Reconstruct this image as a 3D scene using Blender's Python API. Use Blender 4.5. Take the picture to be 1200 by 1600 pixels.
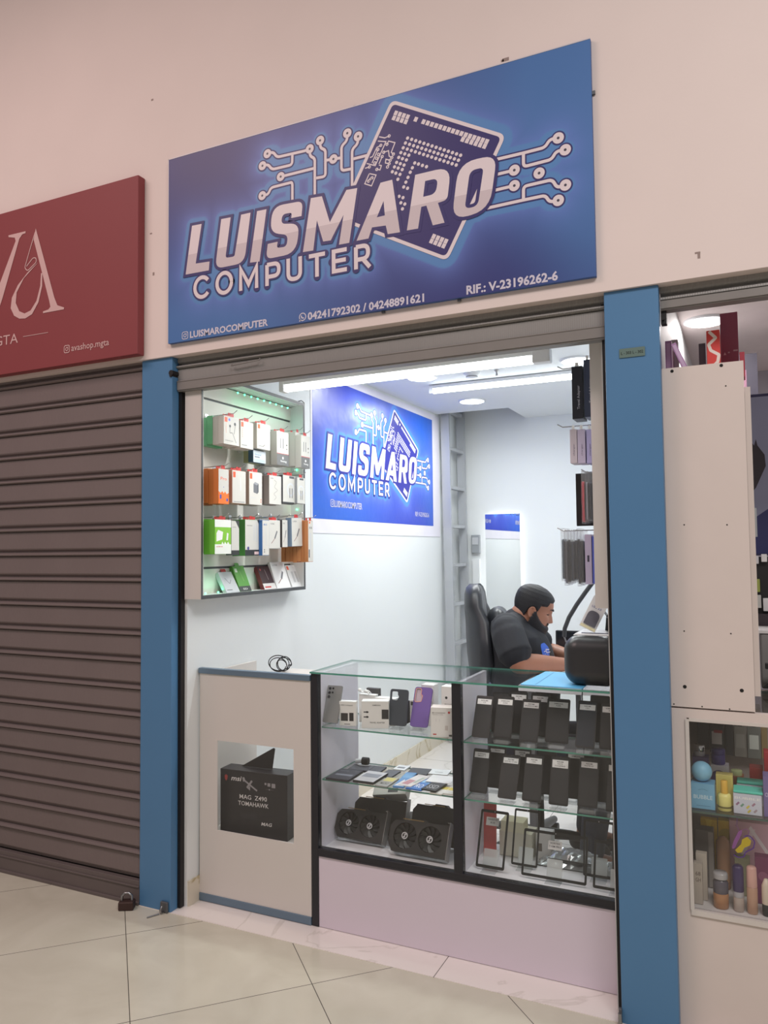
import bpy, bmesh, math, random, re
from math import sin, cos, pi, radians, sqrt
from mathutils import Vector as V, Matrix as MX
from mathutils.geometry import tessellate_polygon
random.seed(7)
scene = bpy.context.scene
for o in list(bpy.data.objects): bpy.data.objects.remove(o)
COL = scene.collection

# ---------------------------------------------------------------- camera
CY, CZ, YAW, PIT, ROL, FP = -2.575, 1.5, .4405, .05, -.0105, 1198.64
cf = V((-sin(YAW)*cos(PIT), cos(YAW)*cos(PIT), sin(PIT)))
_r = V((cos(YAW), sin(YAW), 0)); _u = _r.cross(cf)
cr = _r*cos(ROL) + _u*sin(ROL); cu = -_r*sin(ROL) + _u*cos(ROL)
C0 = V((0, CY, CZ))
cam = bpy.data.cameras.new('camera'); cam_o = bpy.data.objects.new('camera', cam); COL.objects.link(cam_o)
m = MX.Identity(4)
for i in range(3):
    m[i][0], m[i][1], m[i][2], m[i][3] = cr[i], cu[i], -cf[i], C0[i]
cam_o.matrix_world = m
cam.sensor_fit = 'VERTICAL'; cam.sensor_height = 36; cam.lens = FP/1600*36
cam.clip_start = .02; cam.clip_end = 60
scene.camera = cam_o
scene.view_settings.view_transform = 'Standard'; scene.view_settings.look = 'None'
scene.view_settings.gamma = 1; scene.view_settings.use_curve_mapping = False
scene.view_settings.exposure = 0.0
cyc = scene.cycles
cyc.use_denoising = True
cyc.max_bounces = 8; cyc.transparent_max_bounces = 24; cyc.caustics_reflective = False; cyc.caustics_refractive = False
cyc.sample_clamp_indirect = 4

# ---------------------------------------------------------------- light of the mall and the shops
w = bpy.data.worlds.new('mall_air'); scene.world = w; w.use_nodes = True
w.node_tree.nodes['Background'].inputs[0].default_value = (.62, .56, .53, 1)
w.node_tree.nodes['Background'].inputs[1].default_value = .40

def area(name, loc, size, power, color=(1, 1, 1), rot=(0, 0, 0)):
    l = bpy.data.lights.new(name, 'AREA'); l.shape = 'RECTANGLE'; l.size, l.size_y = size
    l.energy = power; l.color = color
    o = bpy.data.objects.new(name, l); COL.objects.link(o); o.location = loc; o.rotation_euler = rot
    return o
# rows of mall ceiling panels above the corridor
area('corridor_ceiling_lamp', (1.3, -2.8, 4.6), (2.4, 1.2), 150, (1, .945, .92))
area('corridor_ceiling_lamp', (-3.4, -2.4, 4.7), (2.4, 1.2), 92, (1, .76, .73))
# the two tubes and the round panels of the shop
area('tube_lamp', (-1.35, .47, 2.225), (1.15, .03), 9, (.97, 1, .985))
area('tube_lamp', (-1.22, 2.04, 2.51), (1.15, .03), 11.5, (.97, 1, .985))
for x, y in ((-1.75, 2.63), (-.84, 1.79), (-1.78, 1.70)):
    area('panel_lamp', (x, y, 2.552), (.12, .12), 7, (.97, 1, .985))
area('panel_lamp', (-.14, 1.31, 2.552), (.12, .12), 4.5, (1, .93, .9))
area('panel_lamp', (.55, 1.31, 2.555), (.12, .12), 8, (1, .93, .95))

# ---------------------------------------------------------------- points seen along a line of sight
def ray(px, py): return cf + cr*((px-600)/FP) - cu*((py-800)/FP)
def pl(px, py, ax, val):
    i = 'xyz'.index(ax); d = ray(px, py); t = (val-C0[i])/d[i]
    return C0 + d*t
def at(px, py, depth): return C0 + ray(px, py)*depth
def z6(x, y): return (480+x/4.615, 1020+y/4.615)
def z7(x, y): return (710+x/4.326, 1050+y/4.326)
def z3(x, y): return (280+x/4.323, 580+y/4.323)

# ---------------------------------------------------------------- materials
def lin(c):
    c = c/255
    return c/12.92 if c <= .04045 else ((c+.055)/1.055)**2.4
def L(r, g=None, b=None):
    if g is None: g = b = r
    return (lin(r), lin(g), lin(b), 1)
MATS = {}
def mat(name, rgb, rough=.55, metal=0, spec=.5, var=.06, scale=8, bump=0, bscale=120, coat=0):
    if name in MATS: return MATS[name]
    m = bpy.data.materials.new(name); m.use_nodes = True; nt = m.node_tree; b = nt.nodes['Principled BSDF']
    b.inputs['Roughness'].default_value = rough; b.inputs['Metallic'].default_value = metal
    b.inputs['Specular IOR Level'].default_value = spec
    if coat: b.inputs['Coat Weight'].default_value = coat
    tc = nt.nodes.new('ShaderNodeTexCoord'); n = nt.nodes.new('ShaderNodeTexNoise'); n.inputs['Scale'].default_value = scale
    n.inputs['Detail'].default_value = 3
    nt.links.new(tc.outputs['Object'], n.inputs['Vector'])
    mx = nt.nodes.new('ShaderNodeMix'); mx.data_type = 'RGBA'
    c = L(*rgb)
    mx.inputs[6].default_value = tuple(x*(1-var) for x in c[:3])+(1,)
    mx.inputs[7].default_value = tuple(min(1, x*(1+var)) for x in c[:3])+(1,)
    nt.links.new(n.outputs['Fac'], mx.inputs[0]); nt.links.new(mx.outputs[2], b.inputs['Base Color'])
    if bump:
        n2 = nt.nodes.new('ShaderNodeTexNoise'); n2.inputs['Scale'].default_value = bscale
        bp = nt.nodes.new('ShaderNodeBump'); bp.inputs['Strength'].default_value = bump; bp.inputs['Distance'].default_value = .002
        nt.links.new(tc.outputs['Object'], n2.inputs['Vector']); nt.links.new(n2.outputs['Fac'], bp.inputs['Height'])
        nt.links.new(bp.outputs['Normal'], b.inputs['Normal'])
    MATS[name] = m
    return m
def glow(name, rgb, s):
    if name in MATS: return MATS[name]
    m = bpy.data.materials.new(name); m.use_nodes = True; b = m.node_tree.nodes['Principled BSDF']
    b.inputs['Base Color'].default_value = (.8, .8, .8, 1)
    b.inputs['Emission Color'].default_value = L(*rgb); b.inputs['Emission Strength'].default_value = s
    MATS[name] = m
    return m
def clear(name, tint=(1, 1, 1), ior=1.45, rough=.0, white=0.0):
    """thin clear sheet: see-through with Fresnel reflection and, for plastic bags, a little white"""
    if name in MATS: return MATS[name]
    m = bpy.data.materials.new(name); m.use_nodes = True; nt = m.node_tree
    for n in list(nt.nodes):
        if n.type == 'BSDF_PRINCIPLED': nt.nodes.remove(n)
    out = nt.nodes['Material Output']
    t = nt.nodes.new('ShaderNodeBsdfTransparent'); t.inputs[0].default_value = tuple(tint)+(1,)
    g = nt.nodes.new('ShaderNodeBsdfGlossy'); g.inputs['Roughness'].default_value = rough
    fr = nt.nodes.new('ShaderNodeFresnel'); ge = nt.nodes.new('ShaderNodeNewGeometry'); mi = nt.nodes.new('ShaderNodeMix')
    mi.inputs[2].default_value = ior; mi.inputs[3].default_value = 1/ior
    nt.links.new(ge.outputs['Backfacing'], mi.inputs[0]); nt.links.new(mi.outputs[0], fr.inputs[0])
    mx = nt.nodes.new('ShaderNodeMixShader')
    nt.links.new(fr.outputs[0], mx.inputs[0]); nt.links.new(t.outputs[0], mx.inputs[1]); nt.links.new(g.outputs[0], mx.inputs[2])
    last = mx
    if white:
        d = nt.nodes.new('ShaderNodeBsdfDiffuse'); d.inputs[0].default_value = (.85, .87, .88, 1)
        m2 = nt.nodes.new('ShaderNodeMixShader'); m2.inputs[0].default_value = white
        nt.links.new(mx.outputs[0], m2.inputs[1]); nt.links.new(d.outputs[0], m2.inputs[2]); last = m2
    nt.links.new(last.outputs[0], out.inputs[0])
    MATS[name] = m
    return m

# ---------------------------------------------------------------- mesh builder
ORG = {}
class MB:
    def __init__(s): s.v = []; s.f = []; s.mi = []; s.sm = []
    def add(s, vs, fs, mi=0, M=None, smooth=False):
        k = len(s.v)
        for p in vs:
            p = V(p); s.v.append(M @ p if M else p)
        for f in fs: s.f.append([i+k for i in f]); s.mi.append(mi); s.sm.append(smooth)
        return s
    def box(s, a, b, mi=0, M=None):
        (x0, y0, z0), (x1, y1, z1) = a, b
        vs = [(x0,y0,z0),(x1,y0,z0),(x1,y1,z0),(x0,y1,z0),(x0,y0,z1),(x1,y0,z1),(x1,y1,z1),(x0,y1,z1)]
        fs = [(0,3,2,1),(4,5,6,7),(0,1,5,4),(1,2,6,5),(2,3,7,6),(3,0,4,7)]
        return s.add(vs, fs, mi, M)
    def prism(s, poly, t, mi=0, M=None, mi_front=None, smooth=False):
        """polygon in local xy, extruded from z=0 to z=t (front at t)"""
        n = len(poly)
        vs = [(p[0], p[1], 0) for p in poly]+[(p[0], p[1], t) for p in poly]
        s.add(vs, [list(range(n))[::-1]], mi, M); 
        s.add(vs, [list(range(n, 2*n))], mi if mi_front is None else mi_front, M)
        s.add(vs, [(i, (i+1) % n, n+(i+1) % n, n+i) for i in range(n)], mi, M, smooth)
        return s
    def poly(s, loops, mi=0, M=None, z=0):
        if isinstance(loops[0][0], (int, float)): loops = [loops]
        ls = [[V((p[0], p[1], 0)) for p in l] for l in loops]
        tri = tessellate_polygon(ls)
        vs = [(p.x, p.y, z) for l in ls for p in l]
        fs = []
        for t in tri:
            a, b, c = (V(vs[i]) for i in t)
            fs.append(t if (b-a).cross(c-a).z >= 0 else t[::-1])
        return s.add(vs, fs, mi, M)
    def tube(s, pts, r, seg=8, mi=0, M=None, cap=True, closed=False):
        pts = [V(p) for p in pts]; n = len(pts)
        rs = r if isinstance(r, (list, tuple)) else [r]*n
        up = V((0, 0, 1)); vs = []; prev = None
        for i, p in enumerate(pts):
            if closed: d = pts[(i+1) % n]-pts[i-1]
            else: d = pts[min(i+1, n-1)]-pts[max(i-1, 0)]
            d.normalize()
            a = prev if prev is not None else (up if abs(d.z) < .95 else V((1, 0, 0)))
            x = (a-d*a.dot(d)).normalized(); prev = x; y = d.cross(x)
            for k in range(seg):
                t = 2*pi*k/seg; vs.append(p+(x*cos(t)+y*sin(t))*rs[i])
        fs = []
        for i in range(n if closed else n-1):
            j = (i+1) % n
            for k in range(seg):
                fs.append((i*seg+k, i*seg+(k+1) % seg, j*seg+(k+1) % seg, j*seg+k))
        s.add(vs, fs, mi, M, True)
        if cap and not closed:
            s.add(vs, [list(range(seg))[::-1], list(range((n-1)*seg, n*seg))], mi, M)
        return s
    def cyl(s, a, b, r, seg=20, mi=0, M=None): return s.tube([a, b], r, seg, mi, M)
    def lathe(s, prof, seg=24, mi=0, M=None, smooth=True):
        """profile [(r, z)] about local z"""
        vs = []; n = len(prof)
        for r, z in prof:
            for k in range(seg):
                t = 2*pi*k/seg; vs.append((r*cos(t), r*sin(t), z))
        fs = [(i*seg+k, i*seg+(k+1) % seg, (i+1)*seg+(k+1) % seg, (i+1)*seg+k) for i in range(n-1) for k in range(seg)]
        s.add(vs, fs, mi, M, smooth)
        if prof[0][0] > 1e-5: s.add(vs, [list(range(seg))[::-1]], mi, M)
        if prof[-1][0] > 1e-5: s.add(vs, [list(range((n-1)*seg, n*seg))], mi, M)
        return s
    def ball(s, c, r, mi=0, M=None, seg=20, rings=12):
        rx, ry, rz = r if isinstance(r, (list, tuple)) else (r, r, r)
        vs = []
        for i in range(rings+1):
            a = pi*i/rings
            for k in range(seg):
                t = 2*pi*k/seg; vs.append((c[0]+rx*sin(a)*cos(t), c[1]+ry*sin(a)*sin(t), c[2]-rz*cos(a)))
        fs = [(i*seg+k, i*seg+(k+1) % seg, (i+1)*seg+(k+1) % seg, (i+1)*seg+k) for i in range(rings) for k in range(seg)]
        return s.add(vs, fs, mi, M, True)
    def stroke(s, pts, wd, mi=0, M=None, z=0, closed=False, caps=False):
        """flat mitred ribbon along a 2D path, one strip with no overlapping faces"""
        P = []
        for p in pts:
            q = V((p[0], p[1]))
            if not P or (q-P[-1]).length > 1e-6: P.append(q)
        if closed and (P[0]-P[-1]).length < 1e-6: P.pop()
        h = wd/2; n = len(P); s.k = getattr(s, 'k', 0)+1; z += (s.k % 12)*.00002
        vs = []
        for i, p in enumerate(P):
            d1 = (p-P[i-1]).normalized() if (i or closed) else None
            d2 = (P[(i+1) % n]-p).normalized() if (i < n-1 or closed) else None
            d1 = d1 or d2; d2 = d2 or d1
            bi = V((-d1.y-d2.y, d1.x+d2.x)); l = max(bi.length, .7); bi = bi.normalized()*(h/(l/2))
            vs += [(*(p-bi), z), (*(p+bi), z)]
        fs = [(2*i, 2*((i+1) % n), 2*((i+1) % n)+1, 2*i+1) for i in range(n if closed else n-1)]
        s.add(vs, fs, mi, M)
        if caps and not closed:
            for p, d in ((P[0], P[0]-P[1]), (P[-1], P[-1]-P[-2])):
                a = math.atan2(d.y, d.x)
                s.add([(p.x+h*cos(a-pi/2+pi*k/8), p.y+h*sin(a-pi/2+pi*k/8), z) for k in range(9)], [list(range(9))], mi, M)
        return s
    def disc(s, c, r, mi=0, M=None, z=0, seg=20):
        return s.add([(c[0]+r*cos(2*pi*k/seg), c[1]+r*sin(2*pi*k/seg), z) for k in range(seg)], [list(range(seg))], mi, M)
    def ring(s, c, r0, r1, mi=0, M=None, z=0, seg=24):
        vs = [(c[0]+r*cos(2*pi*k/seg), c[1]+r*sin(2*pi*k/seg), z) for r in (r0, r1) for k in range(seg)]
        return s.add(vs, [(k, seg+k, seg+(k+1) % seg, (k+1) % seg) for k in range(seg)], mi, M)
    def outline(s, loops, wd, mi=0, M=None, z=0):
        for l in loops: s.stroke(l, wd*2, mi, M, z, closed=True)
        return s
    def build(s, name, mats, parent=None, bevel=0, seg=2, origin=None, angle=40):
        if not isinstance(mats, (list, tuple)): mats = [mats]
        if parent is not None: o3 = ORG[parent.name]
        elif origin is not None: o3 = V(origin)
        else:
            lo = V([min(p[i] for p in s.v) for i in range(3)]); hi = V([max(p[i] for p in s.v) for i in range(3)])
            o3 = V(((lo.x+hi.x)/2, (lo.y+hi.y)/2, lo.z))
        me = bpy.data.meshes.new(name)
        me.from_pydata([tuple(p-o3) for p in s.v], [], s.f)
        for m in mats: me.materials.append(m)
        me.polygons.foreach_set('material_index', s.mi); me.polygons.foreach_set('use_smooth', s.sm)
        me.update()
        ob = bpy.data.objects.new(name, me); COL.objects.link(ob)
        ORG[ob.name] = o3
        if parent is not None: ob.parent = parent
        else: ob.location = o3
        if bevel:
            b = ob.modifiers.new('bevel', 'BEVEL'); b.width = bevel; b.segments = seg; b.limit_method = 'ANGLE'; b.angle_limit = radians(angle)
            me.polygons.foreach_set('use_smooth', [True]*len(me.polygons))
            b.harden_normals = True
        return ob
def tag(o, label, cat, group=None, kind=None):
    o['label'] = label; o['category'] = cat
    if group: o['group'] = group
    if kind: o['kind'] = kind
    return o
def thing(name, label, cat, loc, group=None):
    o = bpy.data.objects.new(name, None); COL.objects.link(o); o.location = loc; o.empty_display_size = .05
    ORG[o.name] = V(loc)
    return tag(o, label, cat, group)
def struct(mb, name, mats, label=None, **k):
    o = mb.build(name, mats, **k); o['kind'] = 'structure'
    if label: o['label'] = label
    return o
def frame(o, x, y):
    x = V(x).normalized(); y = V(y); y = (y-x*x.dot(y)).normalized(); z = x.cross(y); o = V(o)
    return MX(((x.x, y.x, z.x, o.x), (x.y, y.y, z.y, o.y), (x.z, y.z, z.z, o.z), (0, 0, 0, 1)))
def fillet(pts, r=0, n=6):
    """pts: (x,y) or (x,y,r) -> rounded closed polygon"""
    out = []; N = len(pts)
    for i, p in enumerate(pts):
        rr = p[2] if len(p) > 2 else r
        b = V(p[:2]); a = V(pts[i-1][:2]); c = V(pts[(i+1) % N][:2])
        if rr <= 0: out.append((b.x, b.y)); continue
        d1, d2 = (a-b), (c-b); l1, l2 = d1.length, d2.length; d1.normalize(); d2.normalize()
        ang = math.acos(max(-1, min(1, d1.dot(d2))))
        if ang > 3.1 or ang < .01: out.append((b.x, b.y)); continue
        t = min(rr/math.tan(ang/2), l1*.48, l2*.48)
        p0, p2 = b+d1*t, b+d2*t
        for k in range(n+1):
            u = k/n; q = p0*(1-u)**2+b*2*u*(1-u)+p2*u*u
            out.append((q.x, q.y))
    return out
def fillpath(pts, r, n=5):
    if len(pts) < 3: return [tuple(p[:2]) for p in pts]
    inner = []
    for i in range(1, len(pts)-1):
        b = V(pts[i][:2]); a = V(pts[i-1][:2]); c = V(pts[i+1][:2])
        d1, d2 = (a-b), (c-b); t = min(r, d1.length*.48, d2.length*.48); d1.normalize(); d2.normalize()
        for k in range(n+1):
            u = k/n; w_ = (b+d1*t)*(1-u)**2+b*2*u*(1-u)+(b+d2*t)*u*u; inner.append((w_.x, w_.y))
    return [tuple(pts[0][:2])]+inner+[tuple(pts[-1][:2])]
def fillpath3(P, n=6):
    out = []
    for i in range(len(P)-1):
        p0, p1, p2, p3 = P[max(i-1, 0)], P[i], P[i+1], P[min(i+2, len(P)-1)]
        for k in range(n):
            t = k/n; out.append(.5*((2*p1)+(p2-p0)*t+(2*p0-5*p1+4*p2-p3)*t*t+(3*p1-p0-3*p2+p3)*t**3))
    return out+[P[-1]]
def rrect(x0, y0, x1, y1, r, n=5):
    return fillet([(x0, y0, r), (x1, y0, r), (x1, y1, r), (x0, y1, r)], 0, n)
_T = {}
def glyphs(s, bold):
    k = (s, bold)
    if k not in _T:
        c = bpy.data.curves.new('t', 'FONT'); c.body = s; c.size = 1; c.offset = bold; c.resolution_u = 2
        o = bpy.data.objects.new('t', c); COL.objects.link(o)
        dg = bpy.context.evaluated_depsgraph_get(); me = bpy.data.meshes.new_from_object(o.evaluated_get(dg))
        vs = [tuple(v.co) for v in me.vertices]; fs = [tuple(p.vertices) for p in me.polygons]
        bpy.data.objects.remove(o); bpy.data.curves.remove(c); bpy.data.meshes.remove(me)
        _T[k] = (vs, fs)
    return _T[k]
def text(mb, s, M, h, mi=0, width=None, bold=0, align='L', z=0, shear=0):
    """letters with cap height h from the local origin; width squeezes the line to fit"""
    vs, fs = glyphs(s, bold)
    if not vs: return
    k = h/.729
    x0 = min(v[0] for v in vs); x1 = max(v[0] for v in vs); sx = k if width is None else width/(x1-x0)
    wd = (x1-x0)*sx; off = {'L': 0, 'C': -wd/2, 'R': -wd}[align]
    mb.add([((v[0]-x0)*sx+off+shear*v[1]*k, v[1]*k, z) for v in vs], fs, mi, M)

# ---------------------------------------------------------------- setting
XL, XR, YB, ZC = -2.19, -.425, 3.55, 2.57
WHITE = mat('shop_white_paint', (226, 229, 230), .6, var=.02, scale=2, bump=.05)
PINK = mat('facade_plaster', (224, 210, 205), .75, var=.035, scale=3, bump=.12, bscale=60)
BLUE = mat('pillar_blue_paint', (78, 124, 166), .45, var=.04, scale=4, bump=.05)
MELA = mat('white_melamine', (209, 203, 198), .42, var=.02, scale=3)
BLACK = mat('black_aluminium', (34, 34, 40), .4, var=.1)
DARK = mat('dark_rubber', (25, 25, 27), .6)
STEEL = mat('bare_steel', (165, 165, 168), .35, 1)
SCREW = mat('screw_hole', (20, 18, 18), .8)

def floor_tile_mat():
    m = bpy.data.materials.new('polished_porcelain_tile'); m.use_nodes = True; nt = m.node_tree; b = nt.nodes['Principled BSDF']
    tc = nt.nodes.new('ShaderNodeTexCoord'); mp = nt.nodes.new('ShaderNodeMapping')
    mp.inputs['Rotation'].default_value = (0, 0, -pi/4); mp.inputs['Location'].default_value = (1.1455+6, -.8485+6, 0)
    br = nt.nodes.new('ShaderNodeTexBrick'); br.offset = 0; br.squash = 1
    for k, v in (('Scale', 1), ('Mortar Size', .0016), ('Mortar Smooth', .1), ('Bias', 0), ('Brick Width', .6), ('Row Height', .6)): br.inputs[k].default_value = v
    br.inputs['Color1'].default_value = L(208, 204, 188); br.inputs['Color2'].default_value = L(203, 199, 184); br.inputs['Mortar'].default_value = L(95, 90, 84)
    n = nt.nodes.new('ShaderNodeTexNoise'); n.inputs['Scale'].default_value = 3.5; n.inputs['Detail'].default_value = 6; n.inputs['Distortion'].default_value = 1.2
    mx = nt.nodes.new('ShaderNodeMix'); mx.data_type = 'RGBA'; mx.blend_type = 'MULTIPLY'; mx.inputs[0].default_value = .45
    rp = nt.nodes.new('ShaderNodeValToRGB'); rp.color_ramp.elements[0].color = (.74, .72, .68, 1); rp.color_ramp.elements[1].color = (1, 1, 1, 1)
    rp.color_ramp.elements[0].position = .3; rp.color_ramp.elements[1].position = .7
    lk = nt.links.new
    lk(tc.outputs['Object'], mp.inputs[0]); lk(mp.outputs[0], br.inputs['Vector']); lk(tc.outputs['Object'], n.inputs['Vector'])
    lk(n.outputs['Fac'], rp.inputs[0]); lk(br.outputs['Color'], mx.inputs[6]); lk(rp.outputs[0], mx.inputs[7]); lk(mx.outputs[2], b.inputs['Base Color'])
    b.inputs['Roughness'].default_value = .16; b.inputs['Specular IOR Level'].default_value = .45
    return m
def marble_mat(name, c0, c1, rough, brick=None):
    m = bpy.data.materials.new(name); m.use_nodes = True; nt = m.node_tree; b = nt.nodes['Principled BSDF']; lk = nt.links.new
    tc = nt.nodes.new('ShaderNodeTexCoord'); n = nt.nodes.new('ShaderNodeTexNoise')
    n.inputs['Scale'].default_value = 1.3; n.inputs['Detail'].default_value = 7; n.inputs['Distortion'].default_value = 2.2
    rp = nt.nodes.new('ShaderNodeValToRGB'); e = rp.color_ramp.elements
    e[0].position = .485; e[0].color = L(*c0); e[1].position = .5; e[1].color = L(*c1)
    x = rp.color_ramp.elements.new(.515); x.color = L(*c0)
    lk(tc.outputs['Object'], n.inputs['Vector']); lk(n.outputs['Fac'], rp.inputs[0])
    if brick:
        mp = nt.nodes.new('ShaderNodeMapping'); mp.inputs['Location'].default_value = brick[1]
        br = nt.nodes.new('ShaderNodeTexBrick'); br.offset = 0; br.squash = 1
        for k, v in (('Scale', 1), ('Mortar Size', .0018), ('Mortar Smooth', .1), ('Bias', 0), ('Brick Width', brick[0]), ('Row Height', brick[0])): br.inputs[k].default_value = v
        br.inputs['Color1'].default_value = br.inputs['Color2'].default_value = (1, 1, 1, 1); br.inputs['Mortar'].default_value = (.25, .24, .23, 1)
        mx = nt.nodes.new('ShaderNodeMix'); mx.data_type = 'RGBA'; mx.blend_type = 'MULTIPLY'; mx.inputs[0].default_value = 1
        lk(tc.outputs['Object'], mp.inputs[0]); lk(mp.outputs[0], br.inputs['Vector']); lk(rp.outputs[0], mx.inputs[6]); lk(br.outputs['Color'], mx.inputs[7]); lk(mx.outputs[2], b.inputs['Base Color'])
    else: lk(rp.outputs[0], b.inputs['Base Color'])
    b.inputs['Roughness'].default_value = rough
    return m
MARBLE = marble_mat('white_marble_tile', (232, 224, 220), (216, 208, 202), .2, (1.2, (1.04+6, 7, 0)))
SKIRT = marble_mat('cream_marble_skirting', (214, 205, 188), (176, 160, 120), .3)

b = MB().box((-6, -7, -.1), (3.2, 0, 0)); struct(b, 'floor', floor_tile_mat(), 'beige polished tiles of the corridor laid on the diagonal', origin=(0, 0, 0))
b = MB().box((-2.386, 0, -.1), (-.24, YB, .002)); struct(b, 'floor_inside', MARBLE, 'white veined marble tiles of the shop floor and threshold', origin=(0, 0, 0))
b = MB().box((-.24, 0, -.1), (2.2, 2.6, .002)); struct(b, 'floor_neighbour', MARBLE, origin=(0, 0, 0))
b = MB().box((-6, -.012, 2.345), (3.2, .1, 5))
for px, py, sx, sz in ((790, 93, .012, .006), (785, 95, .005, .004), (1092, 400, .004, .008), (1090, 395, .008, .003), (238, 156, .006, .004), (240, 428, .005, .007), (236, 365, .006, .003), (120, 318, .008, .003)):
    p = pl(px, py, 'y', -.012); b.box((p.x-sx, -.0125, p.z-sz), (p.x+sx, -.011, p.z+sz), 1)
struct(b, 'wall_front', [PINK, mat('plaster_scuff', (150, 132, 126), .8)], 'pale pink plaster wall above the shop fronts')
for x0, x1 in ((-2.386, -2.217), (-.402, -.231)):
    b = MB().box((x0, 0, 0), (x1, .045, 2.345)).box((x0+.02, .045, 0), (x1-.02, .07, 2.345))
    struct(b, 'trim_1' if x0 < -1 else 'trim_2', BLUE, 'blue pillar beside the closed shutter' if x0 < -1 else 'blue pillar with a green number plate', bevel=.003)
b = MB().box((XL-.19, .07, 0), (XL, YB+.1, 3.1)); struct(b, 'wall_left', WHITE)
b = MB().box((XL, YB, 0), (.1, YB+.1, 3.1)); struct(b, 'wall_back', WHITE)
b = MB().box((XR, .07, 0), (-.255, YB, 3.1)); struct(b, 'wall_right', WHITE)
b = MB().box((XL, .1, ZC), (XR, 3.05, ZC+.03)).box((-1.6, 3.05, ZC), (XR, YB, ZC+.03)).box((-1.6, 3.02, ZC+.03), (-1.57, YB, 3.1)).box((XL, 3.02, ZC+.03), (-1.6, 3.05, 3.1)).box((XL, 3.02, 3.1), (-1.57, YB+.1, 3.13))
struct(b, 'ceiling', WHITE, 'white shop ceiling with a square hatch over the ladder')
b = MB().box((XL, .1, 2.31), (XR, .46, ZC-.001)); struct(b, 'trim_3', WHITE, 'white box over the rolled-up shutter')
b = MB().box((XL, .075, .002), (XL+.009, YB, .105)); struct(b, 'baseboard_left', SKIRT)
b = MB().box((XL+.009, YB-.009, .002), (XR, YB, .105)); struct(b, 'baseboard_back', SKIRT)
# neighbour shop shell
b = MB().box((-.255, .1, ZC), (2.2, 2.6, ZC+.03)); struct(b, 'ceiling_neighbour', mat('neighbour_ceiling_paint', (228, 216, 214), .6))
b = MB().box((-.24, 2.6, 0), (2.2, 2.7, ZC)); struct(b, 'wall_neighbour_back', mat('neighbour_grey_paint', (176, 172, 182), .6))
b = MB().box((2.2, 0, 0), (2.3, 2.7, ZC+.03)); struct(b, 'wall_neighbour_right', WHITE)
b = MB().box((-6, .1, 0), (-2.39, .2, 2.5)); struct(b, 'wall_neighbour_left', mat('dark_shop_interior', (60, 55, 55), .8))

# ---------------------------------------------------------------- roller shutters
def slat_profile(z_top, z_bot, pitch, y0=.0):
    """profile of interlocked slats, (y, z) from top to bottom"""
    P = []; z = z_top
    while z > z_bot+1e-4:
        for dz, y in ((0, .016), (.078, .013), (.084, .016), (.091, .026), (.097, .026), (.1, .012), (.104, .004), (.109, .003), (.1135, .009), (.115, .024), (.1175, .024)):
            zz = z-dz*pitch/.118
            if zz < z_bot: break
            P.append((y0+y, zz))
        z -= pitch
    P.append((P[-1][0], z_bot))
    return P
def shutter_mat(name, rgb):
    m = mat(name, rgb, .5, 0, .5, .1, 3)
    nt = m.node_tree; bs = nt.nodes['Principled BSDF']; tc = nt.nodes.new('ShaderNodeTexCoord'); wv = nt.nodes.new('ShaderNodeTexWave')
    wv.wave_type = 'BANDS'; wv.bands_direction = 'X'; wv.inputs['Scale'].default_value = 42; wv.inputs['Distortion'].default_value = .3
    bp = nt.nodes.new('ShaderNodeBump'); bp.inputs['Strength'].default_value = .35; bp.inputs['Distance'].default_value = .0015
    nt.links.new(tc.outputs['Object'], wv.inputs['Vector']); nt.links.new(wv.outputs['Fac'], bp.inputs['Height']); nt.links.new(bp.outputs['Normal'], bs.inputs['Normal'])
    return m
SH1 = shutter_mat('painted_steel_slats', (116, 104, 103)); SH2 = shutter_mat('galvanised_steel_slats', (138, 136, 134))
RAIL = mat('shutter_bottom_rail', (100, 90, 89), .5, 0, .5, .12, 6)
RAIL2 = mat('galvanised_bottom_rail', (128, 124, 121), .45, 0, .5, .12, 6)
def curtain(x0, x1, P):
    b = MB(); n = len(P)
    b.add([(x, y, z) for x in (x0, x1) for y, z in P], [(i, i+1, n+i+1, n+i) for i in range(n-1)])
    b.add([(x, y+.012, z) for x in (x0, x1) for y, z in P], [(n+i, n+i+1, i+1, i) for i in range(n-1)])
    return b
t = thing('roller_shutter', 'closed brown-grey roller shutter below the dark red sign', 'shutter', (-3.3, .02, 0))
curtain(-4.6, -2.386, slat_profile(2.42, .105, .1167)).build('slat_curtain', SH1, t)
b = MB().box((-4.6, .001, .012), (-2.388, .026, .1)).box((-4.6, -.006, .0), (-2.388, .03, .014)).box((-4.6, -.004, .072), (-2.388, .002, .08)); b.build('bottom_rail', RAIL, t, bevel=.002)
t = thing('padlock', 'rusty brown padlock at the foot of the closed shutter', 'padlock', (-2.42, -.03, 0))
M = MX.Translation((-2.412, -.045, 0)) @ MX.Rotation(.5, 4, 'Z')
b = MB().box((-.032, -.022, 0), (.032, .022, .036), 0, M); b.build('lock_body', mat('rusty_brown_metal', (70, 52, 48), .6, .4), t, bevel=.006)
b = MB().tube([M @ V(p) for p in ((-.02, 0, .034), (-.02, 0, .055), (-.008, 0, .066), (.008, 0, .066), (.02, 0, .055), (.02, 0, .034))], .0055); b.build('shackle', STEEL, t)

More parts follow.
